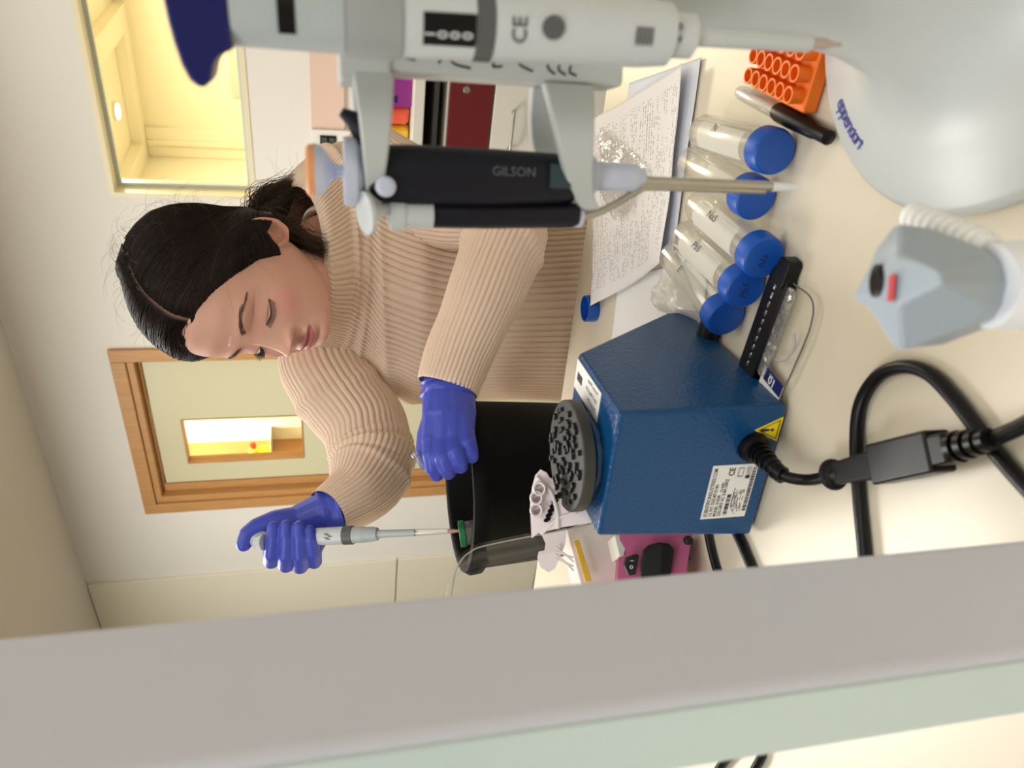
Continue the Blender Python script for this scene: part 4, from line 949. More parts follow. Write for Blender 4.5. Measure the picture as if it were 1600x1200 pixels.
fo = crumple('foil_packet', [(943, 836), (950, 860), (942, 870), (950, 892), (985, 900), (978, 870), (965, 845)], BZT + 0.03, 0.02, mat('foil', C(140, 137, 126), 0.3, 1.0, bump=0.6, bscale=60), 'crumpled silvery foil packet between the white carton and pink box', 12, 'packet')
fo.location = (0, 0, -0.0295)
# pink power unit
pk = thing('power_unit', 'pink power unit with black control panel and rocker switch', 'device', T(1020, 890, .9))
m_pink = mat('pink_plastic', C(180, 82, 124), 0.45)
gd = Vector((-0.55, 0.83, 0)) 
def PKp(x, y): return W(x, y, 0.695)
facebox([(968, 832, 0.720), (1082, 832, 0.705), (1068, 930, 0.685), (962, 940, 0.700)], Vector((-0.02, 0.04, -0.012)), 'case', m_pink, pk)
facebox([(960, 836, 0.720), (982, 837, 0.720), (975, 868, 0.710), (968, 870, 0.710)], Vector((-0.01, 0.02, 0)), 'side_panel', m_white, pk)
pn = facebox([(1002, 890, 0.692), (1006, 862, 0.695), (1014, 853, 0.697), (1031, 848, 0.698), (1046, 850, 0.697), (1054, 860, 0.695), (1048, 900, 0.690), (1004, 912, 0.690)], Vector((0, 0.004, 0)), 'control_panel', m_blackp, pk)
sw = facebox([(979, 872, 0.697), (997, 866, 0.697), (999, 869, 0.697), (994, 898, 0.692), (983, 900, 0.692), (976, 884, 0.696)], Vector((0, 0.004, 0)), 'rocker_switch', m_blackp, pk)
text('switch_mark', 'I', W(990, 877, 0.692), R @ Vector((1, 0, 0)), R @ Vector((0, -1, 0)), 0.0030, m_label, sw, bold=0.02)
text('switch_mark', 'O', W(989, 889, 0.689), R @ Vector((1, 0, 0)), R @ Vector((0, -1, 0)), 0.0030, m_label, sw, bold=0.02)
for x_ in (1075, 1070): MB().ball(W(x_, 845 + (1075 - x_) * 5, 0.705), 0.005, 12).build('rubber_foot', m_black, pk)

# ================================================================ PERSON
per = thing('person', 'woman in beige ribbed sweater and blue gloves leaning over the bench', 'person', (0.13, 1.25, 0))
def cv(v): return (R @ Vector(v)).normalized()
Lh = cv((.655, .405, -.638)); Fh = cv((-.75, .26, -.606)); Fh = (Fh - Lh * Fh.dot(Lh)).normalized(); Uh = Fh.cross(Lh)
if Uh.z < 0: Uh = -Uh
qr = Matrix.Rotation(math.radians(7.0), 3, Lh)
if (qr @ Fh).z > Fh.z: qr = qr.inverted()
Fh = qr @ Fh; Uh = qr @ Uh
HO = W(400, 528, .875) - Fh * 0.082
HS = 1.0
def HW(l, f, u):
    if u < -.03: u = -.03 + (u + .03) * .82
    return HO + (Lh * l + Fh * f + Uh * u) * HS
TBL = np.array([  # u, front, back, halfwidth
 [-.118, .050, .020, .010], [-.115, .064, .005, .022], [-.108, .074, -.020, .034], [-.098, .079, -.035, .043], [-.082, .081, -.048, .052], [-.064, .083, -.058, .059], [-.045, .083, -.068, .064],
 [-.022, .083, -.080, .0685], [0, .083, -.088, .0715], [.02, .088, -.093, .074], [.045, .088, -.096, .0755], [.07, .080, -.094, .073], [.09, .064, -.084, .064], [.105, .044, -.066, .048], [.114, .022, -.044, .030], [.118, -.005, -.018, .008]])
for r__ in TBL:
    if r__[0] < -.045: r__[0] = -.045 + (r__[0] + .045) * .86
    if r__[0] > 0: r__[3] *= .94; r__[2] *= .92
def sl(u):
    return [float(np.interp(u, TBL[:, 0], TBL[:, i])) for i in (1, 2, 3)]
def smoothtab():
    us = np.linspace(-.1078, .118, 240); out = []
    for i in (1, 2, 3):
        y = np.interp(us, TBL[:, 0], TBL[:, i]); k = np.exp(-np.linspace(-2, 2, 17) ** 2); k /= k.sum()
        y = np.convolve(np.pad(y, 8, mode='edge'), k, mode='valid'); out.append(y)
    return us, out
US, OT = smoothtab()
def g(x, s): return math.exp(-(x / s) ** 2)
def face_disp(l, u):
    d = 0.0
    al = abs(l)
    if -.048 < u < .030:
        t = min(1, max(0, (.016 - u) / .050)); h = .003 + .018 * t ** 1.2
        base = 1.0 if u > -.034 else max(0, 1 - (-.034 - u) / .009) ** 0.7
        d += h * base * g(l, .0065 + .006 * t)
    d += .006 * g(l, .009) * g(u + .031, .008)
    d += .009 * g(al - .0125, .0058) * g(u + .0355, .0062)
    d -= .0035 * g(al - .008, .0032) * g(u + .0425, .0022)
    d -= .0105 * g(al - .031, .018) * g(u + .001, .0125)
    d += .0085 * g(al - .031, .0125) * g(u + .003, .0085)
    d -= .0018 * g(al - .031, .014) * g(u - .0065, .0018)
    d -= .0022 * g(al - .031, .012) * g(u + .0098, .0016)
    d += .0045 * g(al - .028, .020) * g(u - .019, .008)
    d += .0055 * g(al - .042, .018) * g(u + .030, .018)
    mw = .0205
    if al < mw + .01:
        w = max(0, 1 - (al / mw) ** 2) ** 0.5 if al < mw else 0
        d += .0072 * w * g(u + .0595, .0042) + .0082 * w * g(u + .0695, .0050) - .0020 * max(w, .3 * g(al - mw, .004)) * g(u + .0642, .0014)
    d -= .0022 * g(l, .0035) * g(u + .051, .004)
    d -= .0040 * g(l, .014) * g(u + .0795, .0045)
    d += .0060 * g(l, .016) * g(u + .090, .009)
    d -= .003 * g(al - .026, .005) * g(u + .060, .014)
    return d
def head_pt(a, u):
    f, b, w = [float(np.interp(u, US, OT[i])) for i in range(3)]
    c = (f + b) / 2; h = (f - b) / 2; ex = 0.92
    ca, sa = math.cos(a), math.sin(a)
    F_ = c + h * math.copysign(abs(ca) ** ex, ca); L2 = w * math.copysign(abs(sa) ** ex, sa)
    if ca > 0: F_ += face_disp(L2, u) * min(1, ca * 1.6)
    return L2, F_
NA, NU = 260, 220
vs = []; cols = []
skin = np.array(C(220, 170, 150)[:3]); lip = np.array(C(180, 104, 100)[:3]); blush = np.array(C(214, 138, 122)[:3]); brow = np.array(C(120, 84, 66)[:3])
for j in range(NU + 1):
    u = -.1078 + .2258 * j / NU
    for i in range(NA):
        x = i / NA * 2 - 1; a = math.pi * (0.55 * x + 0.45 * x ** 3)
        l, f = head_pt(a, u); vs.append(HW(l, f, u))
        c = skin.copy()
        if math.cos(a) > 0:
            al = abs(l)
            k = 0.55 * g(al - .045, .018) * g(u + .030, .018) + 0.35 * g(l, .011) * g(u + .034, .010); c = c * (1 - k) + blush * k
            mw = .0205
            if al < mw:
                w = (1 - (al / mw) ** 2) ** .6; e = .0052 * w + .0012
                k = 1.0 if abs(u + .0645) < .0095 * w + .0008 else 0.0
                k *= min(1, max(0, (.0095 * w + .0008 - abs(u + .0645)) / .0015)); c = c * (1 - k) + lip * k
            tb = (al - .011) / .036; ub = 0.0165 + 0.0065 * math.sin(min(1, max(0, tb) * 1.35) * math.pi * .62) - 0.006 * max(0, tb - .7) / .3
            if -.05 < tb < 1.1:
                k = .62 * g(u - ub, .0026 * (1.15 - .6 * tb)) * min(1, (tb + .05) * 8) * min(1, (1.1 - tb) * 3); c = c * (1 - k) + brow * k
            k = 0.35 * g(al - .031, .015) * g(u - .004, .006); c = c * (1 - k) + np.array(C(200, 140, 120)[:3]) * k
        cols.append(c)
fs = []
for j in range(NU):
    for i in range(NA): fs.append((j * NA + i, j * NA + (i + 1) % NA, (j + 1) * NA + (i + 1) % NA, (j + 1) * NA + i))
fs.append(tuple(range(NA - 1, -1, -1))); fs.append(tuple(NU * NA + i for i in range(NA)))
body = MB(); body.add(vs, fs)
# neck
NB = W(545, 395, 1.045)
k = len(body.v)
body.tube([HW(0, -0.012, -0.045), HW(0, -0.02, -0.09), NB + Vector((0, -0.01, 0.02)), NB + Vector((0, 0.02, -0.06))], [0.046, 0.047, 0.052, 0.06], 40, 10)
cols += [skin * np.array((.97, .93, .90))] * (len(body.v) - k)
# ears
for sgn in (1, -1):
    k = len(body.v); vs = []; nn_ = 40
    er = []
    for q in range(13):
        t = q / 12
        for i in range(nn_):
            a = 2 * math.pi * i / nn_; rr = t
            ex_, ey_ = 0.0145 * math.cos(a), 0.026 * math.sin(a) - (0.003 if math.sin(a) < 0 else 0)
            wsh = 0.75 if math.sin(a) < -0.5 else 1.0
            hgt = 0.004 + 0.007 * g(t - 0.86, .13) - 0.006 * g(t - 0.45, .2) + 0.005 * g(t - .0, .18) - (0.0 if t < 1 else .006)
            if abs(math.cos(a)) > .3 and math.cos(a) > 0 and t > .6: hgt *= 0.4
            vs.append(HW(sgn * (0.0685 + hgt + 0.010 * (0.5 - rr * math.cos(a) * .8)), -0.010 + ex_ * rr * wsh, -0.014 + ey_ * rr))
    fs = [(q * nn_ + i, q * nn_ + (i + 1) % nn_, (q + 1) * nn_ + (i + 1) % nn_, (q + 1) * nn_ + i) for q in range(12) for i in range(nn_)]
    body.add(vs, fs); cols += [skin * np.array((.96, .85, .82))] * (len(body.v) - k)
me = body.mesh('body'); ca_ = me.color_attributes.new('skincol', 'FLOAT_COLOR', 'POINT')
ca_.data.foreach_set('color', np.hstack([np.array(cols), np.ones((len(cols), 1))]).astype(np.float32).ravel())
bo = link('body', me, m_skin, per, ang=180)
# brows and lashes
def face_pt(l, u, off=0.0):
    lo, hi = 0.0, math.pi / 2 * (1 if l >= 0 else -1)
    for _ in range(24):
        m_ = (lo + hi) / 2
        if abs(head_pt(m_, u)[0]) < abs(l): lo = m_
        else: hi = m_
    L2, F_ = head_pt((lo + hi) / 2, u); return L2, F_ + off
m_lash = mat('lash_hair', C(30, 20, 16), 0.6); m_brow = mat('brow_hair', C(78, 54, 42), 0.7)
random.seed(5)
for sgn in (1, -1):
    mb = MB()
    for k in range(100):
        t = random.random() ** 1.2; l = sgn * (0.011 + 0.036 * t); uu = 0.0165 + 0.0065 * math.sin(min(1, t * 1.35) * math.pi * .62) - 0.006 * max(0, t - .7) / .3 + random.uniform(-1, 1) * 0.0028 * (1.05 - .75 * t)
        p = face_pt(l, uu, 0.0004); q = face_pt(l + sgn * 0.006, uu + 0.0022 * (1 - 1.6 * t), 0.0009)
        mb.tube([HW(p[0], p[1], uu), HW(q[0], q[1], uu + 0.0022 * (1 - 1.6 * t))], 0.00013, 4, 1)
    mb.build('eyebrow', m_brow, per)
    mb = MB()
    for k in range(22):
        t = k / 21; l = sgn * (0.0185 + 0.0265 * t); uu = -0.0088 - 0.0030 * math.sin(math.pi * t)
        p = face_pt(l, uu, 0.0006); ex = 0.0048 + 0.0025 * t + random.uniform(-.001, .001)
        P1 = HW(p[0], p[1], uu); P2 = HW(p[0] + sgn * ex * .35 * (t - .2), p[1] + ex * .8, uu - ex * .62); P3 = HW(p[0] + sgn * ex * .6 * (t - .2), p[1] + ex * 1.25, uu - ex * .55)
        mb.tube([P1, P2, P3], [0.00042, 0.0003, 0.00008], 4, 2)
    # lid line
    pts = []
    for k in range(12):
        t = k / 11; l = sgn * (0.018 + 0.0275 * t); uu = -0.0086 - 0.0030 * math.sin(math.pi * t); p = face_pt(l, uu, 0.0003); pts.append(HW(p[0], p[1], uu))
    mb.tube(pts, 0.00055, 6, 2); mb.build('eyelashes', m_lash, per)

# ---- hair: shell + strands
def hairline(a):   # polar angle a (0 = forward) -> lowest u covered
    d = abs(math.degrees(a))
    return float(np.interp(d, [0, 25, 45, 62, 75, 84, 92, 104, 120, 180], [.070, .062, .045, .020, -.012, -.036, -.022, -.014, -.045, -.085]))
PARTL = 0.020
def shell_pt(a, u, extra=0.0):
    l, f = head_pt(a, min(max(u, -.1077), .1179))
    fz, b, w = [float(np.interp(u, US, OT[i])) for i in range(3)]
    cf = -0.005
    v = Vector((l, f - cf, (u - .02) * 0.9)); v.normalize()
    k = min(1.0, max(0.0, (u - hairline(a)) / .022)); off = -0.004 + (0.0135 + extra) * (k * k * (3 - 2 * k))
    off += 0.009 * math.exp(-((abs(a) - 1.72) / .32) ** 2) * k * math.exp(-((u + .01) / .035) ** 2)
    if abs(a) > 1.9: off += 0.006 * min(1, (abs(a) - 1.9) / .6)
    lp = l + v.x * off; fp = f + v.y * off; up_ = u + v.z * off
    gr = math.exp(-((lp - PARTL) / .0038) ** 2) * (1 if (up_ > .06 and fp > -.04) else 0)
    s_ = 1 - 0.0
    return Vector((l + v.x * off * (1 - .55 * gr), f + v.y * off * (1 - .55 * gr), u + v.z * off * (1 - .55 * gr)))
NA2, NU2 = 200, 120; vs = []; cov = []; hc = []
m_scalp = mat('hair_base', C(30, 20, 15), 0.6, spec=0.15, attr='haircol')
for j in range(NU2 + 1):
    u = -.105 + .2229 * j / NU2
    for i in range(NA2):
        a = -math.pi + 2 * math.pi * i / NA2; p = shell_pt(a, u); vs.append(HW(*p)); cov.append(u > hairline(a) - .012)
        gr = math.exp(-((p.x - PARTL) / .0022) ** 2) if (p.z > .055 and p.y > -.035) else 0
        hc.append(np.array(C(28, 19, 15)[:3]) * (1 - gr) + np.array(C(150, 118, 100)[:3]) * gr)
fs = [(j * NA2 + i, j * NA2 + (i + 1) % NA2, (j + 1) * NA2 + (i + 1) % NA2, (j + 1) * NA2 + i) for j in range(NU2) for i in range(NA2)]
fs = [f for f in fs if any(cov[q] for q in f)]
fs.append(tuple(NU2 * NA2 + i for i in range(NA2)))
me = MB().add(vs, fs).mesh('hair'); hca = me.color_attributes.new('haircol', 'FLOAT_COLOR', 'POINT')
hca.data.foreach_set('color', np.hstack([np.array(hc), np.ones((len(hc), 1))]).astype(np.float32).ravel())
hair = link('hair', me, m_scalp, per, ang=180)
# strand field: quadratic arcs over the ellipsoid from the parting, over the side, to the knot at the nape
from mathutils.bvhtree import BVHTree
ctr = Vector((0, -0.006, 0.012))
tree = BVHTree.FromPolygons([Vector(v) for v in vs], fs)
def on_shell(d):      # direction in head axes -> point on the shell, world
    dw = (Lh * d.x + Fh * d.y + Uh * d.z).normalized(); o_ = HW(*ctr); hit_ = tree.ray_cast(o_ + dw * 0.3, -dw)
    return (hit_[0] if hit_[0] else o_ + dw * 0.1), dw
KNOT = Vector((0.012, -0.105, -0.040))
sv_v, sv_f = [], []
def ribbon(P, r0, r1, n=4):
    k = len(sv_v); N = len(P)
    x = (P[1] - P[0]).orthogonal().normalized()
    for i in range(N):
        t = (P[min(i + 1, N - 1)] - P[max(i - 1, 0)]).normalized(); x = (x - t * x.dot(t)).normalized(); y = t.cross(x)
        r = r0 + (r1 - r0) * i / (N - 1); r *= min(1, 0.35 + i * 0.3)
        for q in range(n):
            a = 2 * math.pi * q / n; sv_v.append(P[i] + (x * math.cos(a) + y * math.sin(a)) * r)
    for i in range(N - 1):
        for q in range(n): sv_f.append((k + i * n + q, k + i * n + (q + 1) % n, k + (i + 1) * n + (q + 1) % n, k + (i + 1) * n + q))
random.seed(21)
Kd = (KNOT - ctr).normalized()
for k in range(4200):
    side = 1 if k % 10 < 7 else -1
    t = random.random()
    # start on the parting / hairline
    if random.random() < 0.62:
        fy = 0.088 - 0.13 * t; st = Vector((PARTL + side * random.uniform(0.0025, 0.006), fy, 0.0)); st.z = 0.118 - max(0, fy - .02) ** 2 * 9; d0 = (st - ctr).normalized()
    else:
        a = side * math.radians(8 + 70 * t); uu = hairline(a) + 0.004; l, f = head_pt(a, uu); d0 = (Vector((l, f, uu)) - ctr).normalized()
    md = Vector((side * 0.95, 0.25 - 0.75 * t, 0.32 - 0.28 * random.random())).normalized()
    off = random.uniform(-0.0005, 0.0022); ph = random.uniform(0, 6.28); wob = random.uniform(0, 0.03); P = []
    NS = 22
    for i in range(NS):
        s_ = i / (NS - 1); d = d0 * (1 - s_) ** 2 + md * (2 * s_ * (1 - s_) * 0.9) + Kd * s_ ** 2
        d = d + Vector((0, math.sin(ph + s_ * 7) * wob, math.cos(ph + s_ * 6) * wob)) * math.sin(math.pi * s_)
        p, dw = on_shell(d.normalized()); P.append(p + dw * off)
    ribbon(P, random.uniform(.0003, .0007), .0003, 3)
# locks lying over the top of the ear
for k in range(420):
    z0 = random.uniform(-.030, .012); A0 = HW(.064 + random.uniform(0, .003), .034 + random.uniform(-.012, .01), .038 + z0 * .4)
    B0 = HW(.0835 + random.uniform(0, .004), -.006, z0 * .55 + .004); C0 = HW(.072 + random.uniform(0, .006), -.050, -.012 + z0 * .5)
    ribbon(spline([A0, B0, C0, HW(*KNOT) + Vector([random.gauss(0, .004) for _ in range(3)])], 6), random.uniform(.0004, .0008), .0004, 3)
mats = MB(); mats.v = [tuple(v) for v in sv_v]; mats.f = sv_f
st_o = mats.build('hair_strands', m_hair, per, ang=180); st_o['kind'] = 'stuff'
sv_v, sv_f = [], []
# knot and tail
kw = HW(*KNOT)
mbk = MB()
tailA = W(458, 290, .985); tailB = W(500, 385, .93); tailC = W(470, 300, .99)
for k in range(1500):
    rv = Vector([random.gauss(0, 1) for _ in range(3)]).normalized()
    c0 = kw + rv * random.uniform(.008, .026); a1_ = kw + Vector([random.gauss(0, 1) for _ in range(3)]).normalized() * random.uniform(.012, .028)
    if k < 500:   # messy knot loops
        axs = Vector([random.gauss(0, 1) for _ in range(3)]).normalized(); ax1 = axs.orthogonal().normalized(); ax2 = axs.cross(ax1); r = random.uniform(.014, .026); c_ = kw + rv * 0.008; s0 = random.uniform(0, 6.28); ar = random.uniform(1.5, 4)
        P = [c_ + (ax1 * math.cos(s0 + ar * i / 11) + ax2 * math.sin(s0 + ar * i / 11)) * r for i in range(12)]
    else:
        f = random.random(); end = (tailA if f < .62 else tailB) + Vector([random.gauss(0, 1) for _ in range(3)]) * (.007 if f < .62 else .006)
        mid_ = (c0 + end) / 2 + Uh * 0.010 - Fh * .01 + Vector([random.gauss(0, 1) for _ in range(3)]) * .008
        P = spline([c0, c0 * .5 + mid_ * .5 + Uh * .004, mid_, end], 5)
    ribbon(P, random.uniform(.0003, .0008), .0002, 3)
mats = MB(); mats.v = [tuple(v) for v in sv_v]; mats.f = sv_f
st_o = mats.build('ponytail', m_tail, per, ang=180); st_o['kind'] = 'stuff'
hk = MB(); hk.ball(kw, 0.021, 24); hk.limb([kw, (kw + tailA) / 2, tailA], [.020, .017, .006]); hk.limb([kw, (kw + tailB) / 2, tailB], [.016, .012, .004])
link('hair_knot', fuse(hk, 0.003, 3), m_hair, per, ang=180)
# flyaways
sv_v, sv_f = [], []
for k in range(170):
    d = Vector((random.gauss(.15, .6), random.gauss(-.45, .55), abs(random.gauss(.7, .4)))).normalized()
    p, dw = on_shell(d); tg = dw.cross(Vector([random.gauss(0, 1) for _ in range(3)])).normalized(); Ln = random.uniform(.01, .035)
    ribbon(spline([p, p + dw * Ln * .35 + tg * Ln * .4, p + dw * Ln * .5 + tg * Ln * .9, p + dw * Ln * .35 + tg * Ln * 1.4], 5), .00012, .00007, 3)
for k in range(70):
    c0 = (kw + (tailA - kw) * random.random()); rv = Vector([random.gauss(0, 1) for _ in range(3)]).normalized(); rv2 = rv.cross(Vector([random.gauss(0, 1) for _ in range(3)])).normalized(); Ln = random.uniform(.02, .05)
    ribbon(spline([c0 + rv * .012, c0 + rv * Ln * .7 + rv2 * Ln * .3, c0 + rv * Ln + rv2 * Ln * .8], 5), .00012, .00007, 3)
mats = MB(); mats.v = [tuple(v) for v in sv_v]; mats.f = sv_f
fo_ = mats.build('loose_hair', mat('loose_hair', C(96, 72, 50), 0.4), per, ang=180); fo_['kind'] = 'stuff'

# ---- sweater (ribs are real geometry)
def cat1(keys, t):
    n = len(keys); x = t * (n - 1); i = min(int(x), n - 2); f = x - i
    p0 = keys[max(i - 1, 0)]; p1 = keys[i]; p2 = keys[i + 1]; p3 = keys[min(i + 2, n - 1)]
    return 0.5 * ((2 * p1) + (p2 - p0) * f + (2 * p0 - 5 * p1 + 4 * p2 - p3) * f * f + (3 * p1 - p0 - 3 * p2 + p3) * f ** 3)
def ribbed(name, keys, nrib, amp, nu, nv, parent, m, ex=0.9, seed=0, wr=0.004, wf=12, folds=None, cap=(False, False)):
    # keys: list of (centre, a-vector scaled, b-vector scaled)
    Ck = [np.array(k[0]) for k in keys]; Ak = [np.array(k[1]) for k in keys]; Bk = [np.array(k[2]) for k in keys]
    V = np.zeros((nv + 1, nu, 3)); th = np.linspace(0, 2 * math.pi, nu, endpoint=False)
    ca, sa = np.cos(th), np.sin(th); cx = np.sign(ca) * np.abs(ca) ** ex; sx = np.sign(sa) * np.abs(sa) ** ex
    # rib phase follows arc length of the widest section
    rib = np.abs(np.sin(nrib * th / 2)) ** 0.5
    for j in range(nv + 1):
        t = j / nv; c = cat1(Ck, t); a = cat1(Ak, t); b = cat1(Bk, t)
        P = c + np.outer(cx, a) + np.outer(sx, b)
        la, lb = np.linalg.norm(a), np.linalg.norm(b)
        N = np.outer(ca, a / la / la) + np.outer(sa, b / lb / lb); N /= np.linalg.norm(N, axis=1)[:, None]
        per_ = 2 * math.pi * math.sqrt((la * la + lb * lb) / 2); am = amp * min(1.3, max(.35, per_ / nrib / 0.007))
        dsp = am * (rib - .6)
        w = np.array([vnoise(P[i], wf, seed) for i in range(0, nu, 4)]); w = np.interp(np.arange(nu), np.arange(0, nu, 4), w, period=nu)
        dsp = dsp + wr * w
        if folds:
            for (ft, fwid, famp, fang, fsp) in folds:
                k = np.exp(-((t - ft - 0.015 * np.sin(th * 2 + ft * 20)) / fwid) ** 2) * (0.4 + .6 * np.maximum(0, np.cos(th - fang)) ** fsp); dsp = dsp + famp * k
        V[j] = P + N * dsp[:, None]
    me = bpy.data.meshes.new(name); vv = V.reshape(-1, 3)
    jj, ii = np.meshgrid(np.arange(nv), np.arange(nu), indexing='ij'); a_ = jj * nu + ii; b_ = jj * nu + (ii + 1) % nu
    F = np.stack([a_, b_, b_ + nu, a_ + nu], -1).reshape(-1, 4)
    me.from_pydata(vv.tolist(), [], F.tolist()); me.update()
    return link(name, me, m, parent, ang=180)
AX = Vector((.955, -.297, 0)); DX = Vector((.297, .955, 0))
def tslice(v, uL, uR, dep, hd, tilt=0.0):
    c = W(v, 1200 - (uL + uR) / 2, dep); hw = (uR - uL) / 2 * dep / 1200
    return (c, AX * hw, DX * hd + Vector((0, 0, tilt * hd)))
sw_root = None
keys = [tslice(1010, 570, 915, 1.20, .115), tslice(900, 570, 912, 1.18, .115), tslice(800, 572, 905, 1.17, .112), tslice(700, 571, 915, 1.15, .115), tslice(640, 574, 935, 1.12, .118), tslice(590, 592, 955, 1.095, .112),
        tslice(545, 618, 968, 1.07, .098, .25), tslice(515, 640, 965, 1.045, .088, .35), tslice(490, 650, 945, 1.02, .080, .45), tslice(473, 662, 925, 1.0, .072, .5), tslice(466, 690, 905, .995, .064, .5)]
sweater = ribbed('sweater', keys, 124, .0030, 1240, 170, per, m_knit, .88, 1, .007, 7, folds=[(.62, .02, .006, 3.6, 2), (.5, .02, .006, 4.0, 2), (.4, .03, .005, 3.9, 2), (.7, .018, .007, 5.6, 2)])
# rolled collar hugging the neck
nk = (HW(0, -0.02, -0.09) - NB)
cn = [W(478, 392, 1.02), W(468, 388, 1.01), W(458, 384, 1.0), W(452, 380, .995)]
# collar ring drawn as a band around the neck
def ring_band(c, ax_, r_a, r_b, h, name, par):
    ax_ = ax_.normalized(); x = (AX - ax_ * AX.dot(ax_)).normalized(); y = ax_.cross(x)
    ks = [(c - ax_ * h, x * (r_a + .012), y * (r_b + .012)), (c - ax_ * h * .3, x * (r_a + .002), y * (r_b + .002)), (c + ax_ * h * .4, x * r_a, y * r_b), (c + ax_ * h * .55, x * (r_a - .004), y * (r_b - .004)), (c + ax_ * h * .2, x * (r_a - .007), y * (r_b - .007))]
    return ribbed(name, ks, 90, .0011, 540, 26, par, m_knit, 1.0, 3, .002, 18)
nax = (HW(0, -0.02, -0.085) - NB)
ring_band(NB + nax * 0.25, nax * .6 + Vector((0, 0, .05)), .074, .066, .036, 'collar', sweater)

def sleeve(name, pts, radii, nrib, par, seed, folds=None, nu=420, nv=130, flat=1.0, wr=.004):
    P = [W(*p) for p in pts]; n = len(P); keys = []; x = None
    for i in range(n):
        t = (P[min(i + 1, n - 1)] - P[max(i - 1, 0)]).normalized()
        if x is None: x = (Vector((0, 0, 1)) - t * t.z); x = x.normalized() if x.length > .1 else t.orthogonal().normalized()
        x = (x - t * x.dot(t)).normalized(); y = t.cross(x); keys.append((P[i], x * radii[i], y * radii[i] * flat))
    return ribbed(name, keys, nrib, .0026, nu, nv, par, m_knit, 1.0, seed, wr, 16, folds)
# right arm (image left): shoulder -> elbow -> wrist
sleeve('sleeve', [(505, 500, 1.09), (508, 560, 1.085), (530, 610, 1.075), (565, 660, 1.06), (577, 698, 1.045), (582, 727, 1.02), (570, 755, .995), (553, 778, .97), (521, 797, .947), (512, 803, .94)],
       [.055, .064, .062, .058, .056, .054, .047, .040, .033, .031], 44, sweater, 11,
       folds=[(.24, .012, .003, 1.0, 0), (.27, .009, -.003, 1.0, 1), (.475, .014, .004, 2.2, 1), (.505, .008, -.007, 2.2, 1), (.535, .012, .005, 2.5, 1), (.585, .009, -.004, 2.2, 1), (.62, .012, .004, 2.2, 1)])
# left arm (image right): shoulder -> elbow, elbow -> wrist
sleeve('sleeve', [(545, 310, 1.06), (588, 262, 1.045), (645, 302, 1.03), (690, 318, 1.01), (750, 326, .985), (788, 340, .965), (788, 380, .935), (768, 430, .915), (745, 490, .90), (722, 545, .885), (702, 600, .868), (700, 606, .867)],
       [.050, .054, .056, .056, .053, .052, .049, .046, .0425, .040, .036, .034], 44, sweater, 17,
       folds=[(.44, .014, .008, 0, 1), (.50, .012, -.006, 0, 1), (.56, .012, .007, 0, 1), (.25, .02, .005, 0, 1)], nv=170)
# trousers & shoes hidden behind the bench
hipc = W(1010, 1200 - 742, 1.20)
mb = MB()
for sgn in (-1, 1):
    h0 = Vector((hipc.x, hipc.y, .72)) + AX * .085 * sgn; fx = Vector((hipc.x, hipc.y, .0)) + AX * .11 * sgn
    mb.limb([h0, Vector((fx.x, fx.y + .02, .45)), Vector((fx.x, fx.y + .05, .09))], [.095, .065, .045], 20)
mb.ball((hipc.x, hipc.y, .78), .135, 24, (1.2, .85, .9))
link('trousers', fuse(mb, .012, 4), m_jean, per, ang=180)
for sgn in (-1, 1):
    fx = Vector((hipc.x, hipc.y, .0)) + AX * .11 * sgn
    MB().ball((fx.x, fx.y, .045), .05, 20, (.95, 2.2, .85)).build('shoe', m_blackp, per)

# ---- gloved hands (fused skin, five fingers each)
def hand(palm, fingers, name, par, vox=.0013, it=2, extra=None):
    mb = MB()
    for P, rr in palm + fingers: mb.limb([W(*p) for p in P], rr, 16)
    if extra: extra(mb)
    return link(name, fuse(mb, vox, it), m_glove, par, ang=180)
# right hand: palm toward the lens behind the pipette, fingers wrapped over its front
rp_ = []
for xk in (424, 446, 468, 490):
    rp_.append(([(512, 800, .945), (480 + (xk - 460) * .6, 830, .948), (xk, 856, .940)], [.024, .017, .0115]))
rp_.append(([(512, 798, .945), (470, 812, .945), (440, 822, .94)], [.026, .020, .015]))
fg = [([(424, 858, .938), (424, 876, .925), (425, 866, .905), (427, 838, .898), (428, 824, .899)], [.0105, .0100, .0094, .0088, .0078]),
      ([(446, 860, .938), (447, 882, .922), (447, 868, .902), (448, 838, .896), (448, 822, .898)], [.0105, .0102, .0096, .0090, .0080]),
      ([(468, 862, .938), (469, 884, .922), (469, 868, .902), (468, 838, .896), (468, 823, .898)], [.0105, .0102, .0094, .0088, .0078]),
      ([(490, 858, .940), (491, 877, .926), (490, 864, .906), (486, 842, .899), (484, 829, .900)], [.0098, .0094, .0086, .0080, .0070]),
      ([(462, 812, .940), (430, 814, .932), (402, 824, .925), (388, 834, .921), (381, 850, .918)], [.0165, .0135, .0115, .0105, .0092])]
hr = hand(rp_, fg, 'glove', per)
